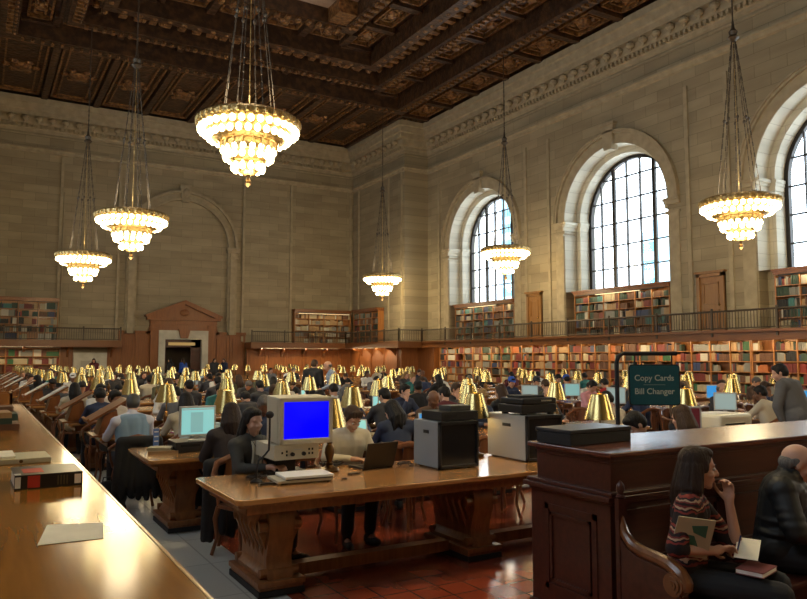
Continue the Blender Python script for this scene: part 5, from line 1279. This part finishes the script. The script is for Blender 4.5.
m = MB(); m.box(-0.105, -0.045, -0.1835, -0.182, 0.006, 0.070); m.box(-0.12, -0.02, -0.10, 0.06, 0.075, 0.0765); m.build('spine_label', red_l, t)
m = MB(); m.box(-0.165, -0.138, -0.1835, -0.182, 0.008, 0.066); m.box(0.125, 0.158, -0.1835, -0.182, 0.012, 0.062); m.box(-0.166, -0.135, -0.16, -0.11, 0.075, 0.0762); m.build('white_sticker', white, t)
m = MB()
for x in (0.04, 0.055, 0.07, 0.085): m.box(x, x+0.007, -0.1833, -0.182, 0.012, 0.062)
m.build('gilt_title', mat('gilt', (0.10, 0.085, 0.04), 0.4), t)
t = thing('paper_sheet', 'cream paper sheet lying on the long counter in the glare', 'paper', (0.36, 3.24, CZ), 0.0)
MB().prism([(-0.135, -0.16), (0.095, -0.17), (0.135, 0.12), (-0.075, 0.19)], 0, 0.0015, 'z').build('sheet', paper, t)
t = thing('box_file', 'long cream box file with dark studs at the left edge of the counter', 'file', (0.13, 5.66, CZ), 0.02)
MB().box(-0.4, 0.33, -0.2, 0.18, 0, 0.035).build('tray', mag, t, bevel=0.004); m = MB(); m.box(-0.4, 0.12, -0.16, 0.2, 0.036, 0.05); m.build('loose_sheets', paper, t)
m = MB()
for x in (-0.25, -0.05, 0.15): m.ell((x, -0.2, 0.018), (0.012, 0.006, 0.012), seg=8, rings=5)
m.build('stud', bronze, t)
for k, (dx, z, w, c, lb) in enumerate(((0.0, 0, 0.52, 'brown', 'lowest brown book of the stack on the counter'), (-0.03, 0.062, 0.44, 'dark green', 'dark green book in the middle of the counter stack'), (-0.02, 0.118, 0.40, 'tan', 'tan book on top of the counter stack'))):
    lying_book('thick_book', lb, 0.13+dx, 8.25, CZ+z, 0.03*k, w, 0.42, 0.06 if k == 0 else 0.054, BM[BN.index(c)])
for k, (y, c, lb, h) in enumerate(((9.55, 'dark green', 'dark green book lying farther along the counter', 0.07), (10.6, 'brown', 'brown book lying at the far part of the counter', 0.09))):
    lying_book('thick_book', lb, 0.22, y, CZ, 0.05, 0.42, 0.4, h, BM[BN.index(c)])
t = thing('wooden_tray', 'upright wooden card box standing at the far end of the counter', 'box', (0.15, 11.6, CZ))
m = MB(); m.box(-0.3, 0.3, -0.3, 0.3, 0, 0.02); m.box(-0.3, -0.27, -0.3, 0.3, 0, 0.22); m.box(0.27, 0.3, -0.3, 0.3, 0, 0.22); m.box(-0.3, 0.3, -0.3, -0.27, 0, 0.22); m.box(-0.3, 0.3, 0.27, 0.3, 0, 0.22); m.build('carcass', case_m, t)

# ================================================================ THINGS ON THE NEAREST TABLE
Z = TZ+0.0045
# CRT monitor
t = thing('crt_monitor', 'beige tube monitor with solid blue screen on the nearest table', 'monitor', (2.41, 5.70, 1.035), -0.04)
m = MB()
w, h, d = 0.235, 0.385, 0.05
m.box(-w, w, 0.0, d, 0, h)
vs = [(-w, d, 0), (w, d, 0), (w, d, h), (-w, d, h), (-w*0.99, 0.34, 0.01), (w*0.99, 0.34, 0.01), (w*0.99, 0.34, h*1.02), (-w*0.99, 0.34, h*1.02), (-w*0.75, 0.50, 0.07), (w*0.75, 0.50, 0.07), (w*0.75, 0.50, h*0.85), (-w*0.75, 0.50, h*0.85)]
m.add(vs, [(0, 1, 5, 4), (1, 2, 6, 5), (2, 3, 7, 6), (3, 0, 4, 7), (4, 5, 9, 8), (5, 6, 10, 9), (6, 7, 11, 10), (7, 4, 8, 11), (8, 9, 10, 11)])
hs = m.build('housing', beige, t, bevel=0.01)
m = MB()
bz = 0.035
for q in ((-w, w, 0, bz+0.01), (-w, w, h-bz, h), (-w, -w+bz, 0, h), (w-bz, w, 0, h)): m.box(q[0], q[1], -0.02, 0.0, q[2], q[3])
m.build('bezel', beige, t, bevel=0.006)
m = MB(); n_ = 8
sw, sh = w-bz, (h-2*bz-0.01)/2; cz = bz+0.01+sh
vs = []; fs = []
for i in range(n_+1):
    for j in range(n_+1):
        u = -1+2*i/n_; v = -1+2*j/n_; vs.append((sw*u, -0.003-0.010*(1-u*u)*(1-v*v)-0.001, cz+sh*v))
for i in range(n_):
    for j in range(n_): a = i*(n_+1)+j; fs.append((a, a+1, a+n_+2, a+n_+1))
m.add(vs, fs); m.build('screen', blue_scr, t, smooth=True)
t = thing('control_console', 'beige control box with round knobs under the blue-screen monitor', 'console', (2.345, 5.74, 0.905))
MB().box(-0.20, 0.20, 0, 0.46, 0, 0.125).build('case', beige, t, bevel=0.006)
for x in (-0.04, 0.06):
    MB().lathe([(0.018, 0), (0.016, 0.02), (0.001, 0.021)], 16, Matrix.Translation((x, 0, 0.045)) @ Matrix.Rotation(PI/2, 4, 'X')).build('knob', black, t, smooth=True)
m = MB()
for x, z in ((-0.13, 0.06), (-0.09, 0.07), (-0.09, 0.04), (0.11, 0.08), (0.14, 0.08), (0.11, 0.045), (0.14, 0.045)): m.box(x-0.007, x+0.007, -0.004, 0.001, z-0.009, z+0.009)
m.build('button', dgrey, t)
m = MB(); m.box(-0.03, 0.05, -0.002, 0.001, 0.078, 0.086); m.build('scale_strip', silver, t)
t = thing('monitor_stand', 'black pedestal carrying the beige control box and monitor', 'stand', (2.33, 5.98, Z))
MB().box(-0.09, 0.09, -0.03, 0.16, 0, 0.14).build('column', black, t, bevel=0.004); MB().box(-0.15, 0.17, -0.05, 0.22, 0, 0.02).build('foot', black, t)
t = thing('document_scanner', 'flat beige scanner tray in front of the blue-screen monitor', 'scanner', (2.29, 5.53, Z), -0.08)
MB().box(-0.23, 0.23, -0.15, 0.15, 0.012, 0.035).build('base', beige, t, bevel=0.005)
MB().box(-0.17, 0.235, -0.155, 0.13, 0.040, 0.062).build('lid', white, t, bevel=0.005); MB().box(-0.16, 0.22, -0.157, -0.12, 0.034, 0.041).build('rail', black, t)
m = MB()
for x in (-0.2, 0.2):
    for y in (-0.12, 0.12): m.lathe([(0.012, 0), (0.012, 0.012)], 10, c=(x, y, 0))
m.build('foot', black, t)
t = thing('gooseneck_microphone', 'black gooseneck arm with round head at the left of the monitor', 'arm', (1.96, 5.63, Z))
m = MB(); m.box(-0.03, 0.20, -0.16, -0.12, 0, 0.015); m.lathe([(0.05, 0), (0.05, 0.012), (0.02, 0.03)], 16); m.build('base', black, t, smooth=True)
m = MB(); m.tube([(0, 0, 0.02), (0.0, 0, 0.10), (0.015, 0, 0.17), (0.06, -0.01, 0.21), (0.095, -0.01, 0.25), (0.10, -0.01, 0.36), (0.10, -0.01, 0.50)], 0.0085, 8); m.build('neck', black, t, smooth=True)
m = MB(); m.ell((0.095, -0.02, 0.53), (0.035, 0.025, 0.03), seg=14, rings=8); m.build('head', blackm, t, smooth=True)
def cable(label, pts, r=0.004, m_=black):
    t = MB().tube(pts, r, 6).build('cable', m_, smooth=True); tag(t, label, 'cable'); return t
rc = random.Random(4)
def coil(label, cx, cy, n, rad):
    pts = [(cx+rad*math.cos(k*0.7)*rc.uniform(0.6, 1.1), cy+rad*0.7*math.sin(k*0.7)*rc.uniform(0.6, 1.1), Z+0.006+0.03*abs(math.sin(k*0.9))) for k in range(n)]
    cable(label, pts)
coil('tangled black cable on the table left of the scanner', 2.0, 5.76, 30, 0.09)
coil('tangled black cable between the monitor and the laptop', 2.85, 6.15, 34, 0.12)
coil('loose black cable loop at the left of the grey viewer cabinet', 3.42, 5.78, 24, 0.08)
# laptop
def laptop(x, y, rz, label, scr=None, lidm=None, ang=18, z=Z):
    t = thing('laptop', label, 'laptop', (x, y, z), rz)          # user sits at +y side; lid hinge at y=0
    MB().box(-0.165, 0.165, 0.0, 0.235, 0.0, 0.02).build('base', lidm or black, t, bevel=0.003)
    m = MB(); m.box(-0.13, 0.13, 0.03, 0.13, 0.02, 0.022); m.build('keyboard', blackm, t)
    q = Matrix.Translation((0, 0.0, 0.015)) @ Matrix.Rotation(R(ang), 4, 'X')
    m = MB(); m.box(-0.165, 0.165, -0.012, 0.0, 0, 0.235, q); lid = m.build('lid', lidm or black, t, bevel=0.003)
    m = MB(); m.box(-0.15, 0.15, 0.0, 0.002, 0.018, 0.22, q); m.build('screen', scr or pale_scr, lid)
    return t
t = laptop(3.14, 5.78, 0.12, 'dark laptop with open lid in front of the man in the cream jumper', pale_scr, mat('dark lid', (0.035, 0.03, 0.026), 0.35))
m = MB(); m.lathe([(0.016, 0), (0.016, 0.001)], 16, Matrix.Translation((0, -0.035-0.012, 0.13)) @ Matrix.Rotation(PI/2+R(18), 4, 'X')); m.build('lid_badge', silver, t)
t = thing('mobile_phone', 'small black phone lying on the table left of the laptop', 'phone', (2.82, 5.62, Z), 0.4); MB().box(-0.055, 0.055, -0.028, 0.028, 0, 0.011).build('case', black, t, bevel=0.003); MB().box(-0.045, 0.045, -0.023, 0.023, 0.011, 0.012).build('screen', dgrey, t)
t = thing('usb_stick', 'tiny black stick on the table right of the scanner', 'stick', (2.63, 5.42, Z), 0.3); MB().box(-0.03, 0.03, -0.009, 0.009, 0, 0.01).build('shell', black, t, bevel=0.002); MB().box(0.03, 0.042, -0.006, 0.006, 0.002, 0.008).build('plug', silver, t)
# grey viewer cabinets
def cabinet(x, y, w, d, h, label, side):
    t = thing('viewer_cabinet', label, 'cabinet', (x, y, Z))
    MB().box(0, w, 0.03, d, 0.01, h).build('housing', side, t, bevel=0.008)
    m = MB(); T_ = 0.02
    for q in ((0, w, 0.01, 0.035), (0, w, h-0.03, h), (0, T_, 0.01, h), (w-T_, w, 0.01, h)): m.box(q[0], q[1], -0.01, 0.03, q[2], q[3])
    m.build('front_frame', black, t, bevel=0.003)
    MB().box(T_, w-T_, 0.01, 0.03, 0.035, h-0.03).build('screen', dgrey, t)
    m = MB(); m.box(-0.004, 0.002, d*0.40, d*0.60, h*0.73, h*0.80); m.build('side_vent', black, t)
    m = MB(); m.box(-0.003, 0.002, d*0.43, d*0.52, h*0.75, h*0.78); m.build('badge', silver, t)
    m = MB()
    for a in (0.05, w-0.05):
        for b_ in (0.06, d-0.05): m.box(a-0.02, a+0.02, b_-0.02, b_+0.02, 0, 0.01)
    m.build('foot', black, t)
cabinet(3.55, 5.40, 0.42, 0.44, 0.42, 'grey viewer cabinet with black screen front at the middle of the nearest table', greyp)
cabinet(4.53, 5.38, 0.44, 0.62, 0.435, 'cream-grey viewer cabinet right of the first, lit by a lamp', mat('warm grey enamel', (0.42, 0.41, 0.36), 0.4))
t = thing('video_recorder', 'black video recorder on top of the grey viewer cabinet', 'recorder', (3.58, 5.41, Z+0.421))
MB().box(0, 0.40, 0, 0.34, 0.005, 0.085).build('case', black, t, bevel=0.004); MB().box(0.2, 0.34, -0.002, 0, 0.02, 0.05).build('display', mat('dim display', (0.05, 0.05, 0.05), 0.2), t); MB().box(0.03, 0.16, -0.002, 0, 0.03, 0.06).build('tape_slot', blackm, t)
t = thing('tape_player', 'small grey player stacked on the black video recorder', 'player', (3.72, 5.47, Z+0.507))
MB().box(0, 0.22, 0, 0.2, 0, 0.045).build('case', mat('charcoal plastic', (0.05, 0.05, 0.045), 0.4), t, bevel=0.003)
m = MB(); m.box(0.02, 0.09, 0.02, 0.08, 0.045, 0.05); m.box(0.12, 0.19, 0.02, 0.08, 0.045, 0.05); m.build('button_row', silver, t)
t = thing('printer', 'black desktop printer on top of the cream-grey viewer cabinet', 'printer', (4.50, 5.42, Z+0.436))
MB().box(0.0, 0.44, 0, 0.36, 0.02, 0.10).build('lower_case', black, t, bevel=0.008); MB().box(0.01, 0.43, -0.01, 0.34, 0.105, 0.165).build('upper_case', black, t, bevel=0.012); MB().box(0.06, 0.36, 0.08, 0.3, 0.166, 0.185).build('paper_tray', blackm, t, bevel=0.004)
m = MB()
for x in (0.03, 0.37):
    for y in (0.02, 0.3): m.box(x, x+0.05, y, y+0.04, 0, 0.02)
m.build('foot', black, t)
pl_ = MB().box(0.22, 0.38, -0.013, -0.009, 0.128, 0.148).build('name_plate', black, t); m = MB()
for k in range(8): x = 0.235+k*0.0165; m.box(x, x+0.004, -0.015, -0.012, 0.131, 0.145); m.box(x, x+0.011, -0.015, -0.012, 0.131+0.007*(k % 2), 0.1345+0.007*(k % 2)); m.box(x+0.008, x+0.012, -0.015, -0.012, 0.131, 0.141)
m.build('worn_lettering', creamp, pl_)
# white copier
t = thing('white_printer', 'boxy white printer at the right end of the nearest table', 'printer', (6.93, 5.04, Z))
MB().box(0, 0.56, 0, 0.46, 0, 0.37).build('housing', creamp, t, bevel=0.03); m = MB()
for y in (0.10, 0.22): m.box(-0.004, 0.002, y, y+0.09, 0.08, 0.20)
m.build('side_grille', silver, t); MB().box(0.08, 0.42, -0.003, 0.002, 0.26, 0.275).build('paper_slot', dgrey, t); MB().box(0.06, 0.44, 0.1, 0.36, 0.37, 0.38).build('output_tray', white, t)
# monitors
def monitor(x, y, rz, label, scr, z=Z, w=0.38, h=0.30, lift=0.10, frame=silver, dark=False):
    t = thing('flat_monitor', label, 'monitor', (x, y, z), rz)
    MB().box(-w/2, w/2, -0.012, 0.03, lift, lift+h).build('housing', frame, t, bevel=0.004)
    b_ = 0.02; s = MB().box(-w/2+b_, w/2-b_, -0.014, -0.011, lift+b_, lift+h-b_).build('screen', scr, t)
    m = MB(); m.lathe([(0.09, 0), (0.09, 0.012), (0.03, 0.02)], 20, c=(0, 0.02, 0)); m.box(-0.03, 0.03, 0.01, 0.035, 0.01, lift+0.03); m.build('stand', frame, t)
    return t
t = thing('desktop_computer', 'flat black desktop computer under the cyan monitor', 'computer', (2.02, 7.76, Z), 0.0)
MB().box(-0.20, 0.20, -0.02, 0.36, 0, 0.11).build('case', black, t, bevel=0.004); MB().box(-0.15, 0.05, -0.022, -0.019, 0.06, 0.085).build('drive_slot', dgrey, t); MB().box(0.12, 0.15, -0.023, -0.019, 0.03, 0.05).build('power_button', silver, t)
t = monitor(2.06, 7.82, 0.02, 'silver flat monitor glowing pale cyan on the black computer, second table', cyan_scr, Z+0.111, 0.385, 0.315, 0.05)
m = MB(); m.box(-0.075, 0.055, -0.0155, -0.0135, 0.09, 0.30); m.build('document_window', cyan_doc, t); m = MB(); m.box(-0.165, 0.165, -0.0155, -0.0135, 0.325, 0.335); m.build('menu_bar', pale_scr, t)
for x, y, rz, lb, sc, w, h, bi in ((6.62, 5.2, -0.6, 'tilted flat monitor with dark red screen left of the white printer', red_scr, 0.26, 0.30, 0.17),
        (10.0+0.45, 12.3, -0.6, 'pale blue flat monitor right of the bright blue cap', pale_scr, 0.36, 0.3, 0.1), (12.0, 12.62, -0.6, 'pale green flat monitor beside the person in red', cyan_doc, 0.36, 0.3, 0.1),
        (10.75, 10.1, -0.65, 'pale grey flat monitor left of the teal sign, right block', pale_scr, 0.36, 0.32, 0.1), (12.4, 10.0, -0.8, 'pale flat monitor in right block, under the right-hand lamps', pale_scr, 0.36, 0.3, 0.1),
        (14.0, 10.3, -0.94, 'blue flat monitor in the right block, right of the sign', win_scr, 0.36, 0.3, 0.1), (11.0, 7.9, -0.85, 'grey flat monitor with pale text above the white printer', pale_scr, 0.36, 0.3, 0.1), (13.2, 7.9, -1.03, 'small blue flat monitor near the right shelves', win_scr, 0.36, 0.3, 0.1)):
    monitor(x, y, rz, lb, sc, Z, w, h, bi)
laptop(5.35, 8.35, 2.7, 'open laptop with bright blue desktop above the grey viewer cabinet', win_scr, silver, 18)
for x, y, rz, lb in ((6.05, 12.7, 2.8, 'open laptop in front of the person in white shirt, fourth table'), (6.9, 12.6, 2.6, 'open pale laptop on the fourth table, right part'), (7.3, 17.2, 2.8, 'open pale laptop by the white cap, sixth table'), (11.4, 12.75, 2.5, 'open pale laptop in front of the grey knit hat'), (4.0, 7.95, 2.9, 'open pale laptop on the second table, middle'), (3.6, 10.1, 2.9, 'open pale laptop on the third table, middle')):
    laptop(x, y, rz, lb, cyan_scr, silver, 20)
# second and third table clutter
t = thing('leaflet_stand', 'small upright blue and white leaflet on the second table', 'leaflet', (1.70, 8.12, Z), 0.1)
MB().box(-0.03, 0.03, -0.004, 0.004, 0, 0.23).build('card', mat('blue card', (0.10, 0.2, 0.5), 0.5), t); m = MB()
for z in (0.04, 0.09, 0.14, 0.19): m.box(-0.022, 0.022, -0.0055, -0.004, z, z+0.012)
m.build('print_lines', white, t); MB().box(-0.035, 0.035, -0.03, 0.03, 0, 0.004).build('foot', white, t)
for k, (x, y, z, lb, c, w, d) in enumerate(((1.72, 7.86, 0, 'tan book lying flat at the left end of the second table', 'tan', 0.30, 0.22), (1.70, 7.88, 0.032, 'cream booklet on the tan book, second table', 'cream', 0.24, 0.18), (5.1, 5.75, 0, 'grey book lying beside the cream-grey viewer cabinet', 'grey', 0.22, 0.3), (2.9, 10.0, 0, 'dark red book lying open-side down on the third table', 'dark red', 0.3, 0.22), (4.1, 8.3, 0, 'bright red book on the second table behind the man with laptop', 'bright red', 0.3, 0.2), (4.45, 8.2, 0, 'cream book on the second table beside the red one', 'cream', 0.22, 0.3))):
    lying_book('thin_book', lb, x, y, Z+z, rc.uniform(-0.4, 0.4), w, d, 0.03, BM[BN.index(c)])
t = thing('folder', 'bright pink folder lying on the third table near the lamp', 'folder', (2.45, 9.95, Z), 0.2); MB().box(-0.17, 0.17, -0.12, 0.12, 0, 0.006).build('cover', mat('bright pink card', (0.65, 0.12, 0.42), 0.5), t); MB().box(-0.16, 0.16, -0.11, 0.11, 0.006, 0.010).build('sheets', white, t)
# white papers scattered on tables
kk = 0
SL = mat('office paper', (0.66, 0.66, 0.62), 0.8)
for row in range(1, 9):
    for blk in (0, 1):
        for j in range(5):
            x = (TX[row] if blk == 0 else BX)+0.6+j*1.3+rc.uniform(-0.3, 0.3); y = TY[row]+rc.choice([-1, 1])*rc.uniform(0.25, 0.42)
            p = proj(x, y, Z)
            if rc.random() < 0.3 or p is None or p[0] > 807: continue
            o = MB().box(-0.105, 0.105, -0.148, 0.148, 0, 0.002).build('paper_sheet', SL, loc=(x, y, Z+0.0005), rot=(0, 0, rc.uniform(-0.5, 0.5)))
            tag(o, 'white paper sheet on the %s row table, %s block, %s along from left' % (ROW[row], ['left', 'right'][blk], ORDN[j]), 'paper', 'papers scattered on the tables')
# slanted reading stands on the left ends
for i in range(2, 12):
    x = TX[i]+0.12
    t = thing('reading_stand', 'slanted wooden reading stand on the left end of the %s row table' % ROW[i], 'stand', (x, TY[i]-0.2, Z), 0, 'slanted reading stands')
    M_ = Matrix.Translation((0, 0, 0.33)) @ Matrix.Rotation(R(-30), 4, 'Y')
    m = MB(); m.box(-0.27, 0.26, -0.26, 0.26, -0.012, 0.012, M_); m.build('slope', panel_m, t, bevel=0.004)
    m = MB(); m.box(-0.29, -0.26, -0.26, 0.26, -0.02, 0.04, M_); m.build('lip', panel_m, t)
    m = MB(); m.prism([(-0.13, 0), (0.15, 0), (0.09, 0.33), (-0.06, 0.26)], -0.2, 0.2, 'y'); m.box(-0.2, 0.2, -0.25, 0.25, 0, 0.025); m.build('support', panel_m, t)
    if i in (4, 5, 7, 8, 10):
        o = MB(); o.box(-0.24, 0.0, -0.22, 0.22, 0.014, 0.024, M_); o.box(0.0, 0.24, -0.22, 0.22, 0.014, 0.03, M_)
        o = o.build('open_volume', SL, loc=(x, TY[i]-0.2, Z)); tag(o, 'open white-paged volume resting on the reading stand of the %s row table' % ROW[i], 'book', 'open volumes on the reading stands')
# bags and coats
def bag(x, y, rz, label, sx=1.0, z=0.006):
    m = MB(); m.ell((0, 0, 0.13), (0.2*sx, 0.12, 0.13)); m.ell((0.02, 0.02, 0.24), (0.13*sx, 0.09, 0.10)); m.ell((-0.08*sx, -0.06, 0.10), (0.1, 0.08, 0.08)); m.cbox((0, 0, 0.03), (0.34*sx, 0.2, 0.06))
    o = remesh(m, 0.016, 'bag', mat('black nylon', (0.012, 0.012, 0.013), 0.5), 3); o.location = (x, y, z); o.rotation_euler = (0, 0, rz); tag(o, label, 'bag')
    h = MB().tube([(-0.05, 0, 0.30), (-0.04, 0.0, 0.38), (0.04, 0, 0.38), (0.06, 0, 0.30)], 0.008, 6).build('handle', black, o, smooth=True)
bag(1.12, 14.3, 0.5, 'black rucksack on the aisle floor beside the fifth row', 1.2); bag(1.22, 12.0, 1.2, 'black shoulder bag on the aisle floor by the fourth row', 1.3); bag(1.35, 9.0, 0.2, 'dark bag on the floor beside the chair of the man in the vest', 1.2); bag(0.95, 17.0, 0.2, 'small black bag on the aisle floor far down the left side')
def coat(x, y, z0, z1, w, rz, label, m_):
    m = MB(); r_ = random.Random(int(x*100))
    m.cap((-w*0.38, 0, z1), (w*0.38, 0, z1), 0.06, 0.06)
    for k in range(7):
        a = -w/2+w*k/6; m.cap((a*0.8, r_.uniform(-.01, .02), z1), (a*1.05, -0.03+r_.uniform(-.03, .03), z0+r_.uniform(0, 0.12)), 0.055, 0.035, 8)
    o = remesh(m, 0.014, 'draped_coat', m_, 2); o.location = (x, y, 0); o.rotation_euler = (0, 0, rz); tag(o, label, 'coat')
coat(1.66, 8.80, 0.10, 0.80, 0.52, 0, 'black coat hanging over the chair of the man in the blue vest', C_('black wool', (0.009, 0.009, 0.010)))
coat(1.98, 6.66, 0.12, 0.78, 0.30, 0.1, 'dark coat hanging behind the woman in the charcoal cardigan', C_('dark wool', (0.012, 0.012, 0.014)))
# empty chairs seen under and beside the nearest table
for x, y, rz, lb in ((3.95, 6.55, PI+0.1, 'empty wooden chair behind the grey viewer cabinet, legs seen under the table'), (5.0, 6.5, PI-0.2, 'pale empty wooden chair behind the cream-grey viewer cabinet'), (9.3, 9.6, 2.2, 'light wooden chair standing in the middle aisle left of the sign'), (5.5, 7.05, 0.3, 'empty wooden chair with curved back behind the black printer')):
    chair_at(x, y, rz, lb)
o = MB().lathe([(0.035, 0), (0.04, 0.09), (0.037, 0.09), (0.032, 0.005), (0.001, 0.004)], 16, closed=False).build('paper_cup', white, smooth=True, loc=(5.05, 5.2, Z)); tag(o, 'small white paper cup right of the cream-grey viewer cabinet', 'cup')
for t in protos: rm(t)
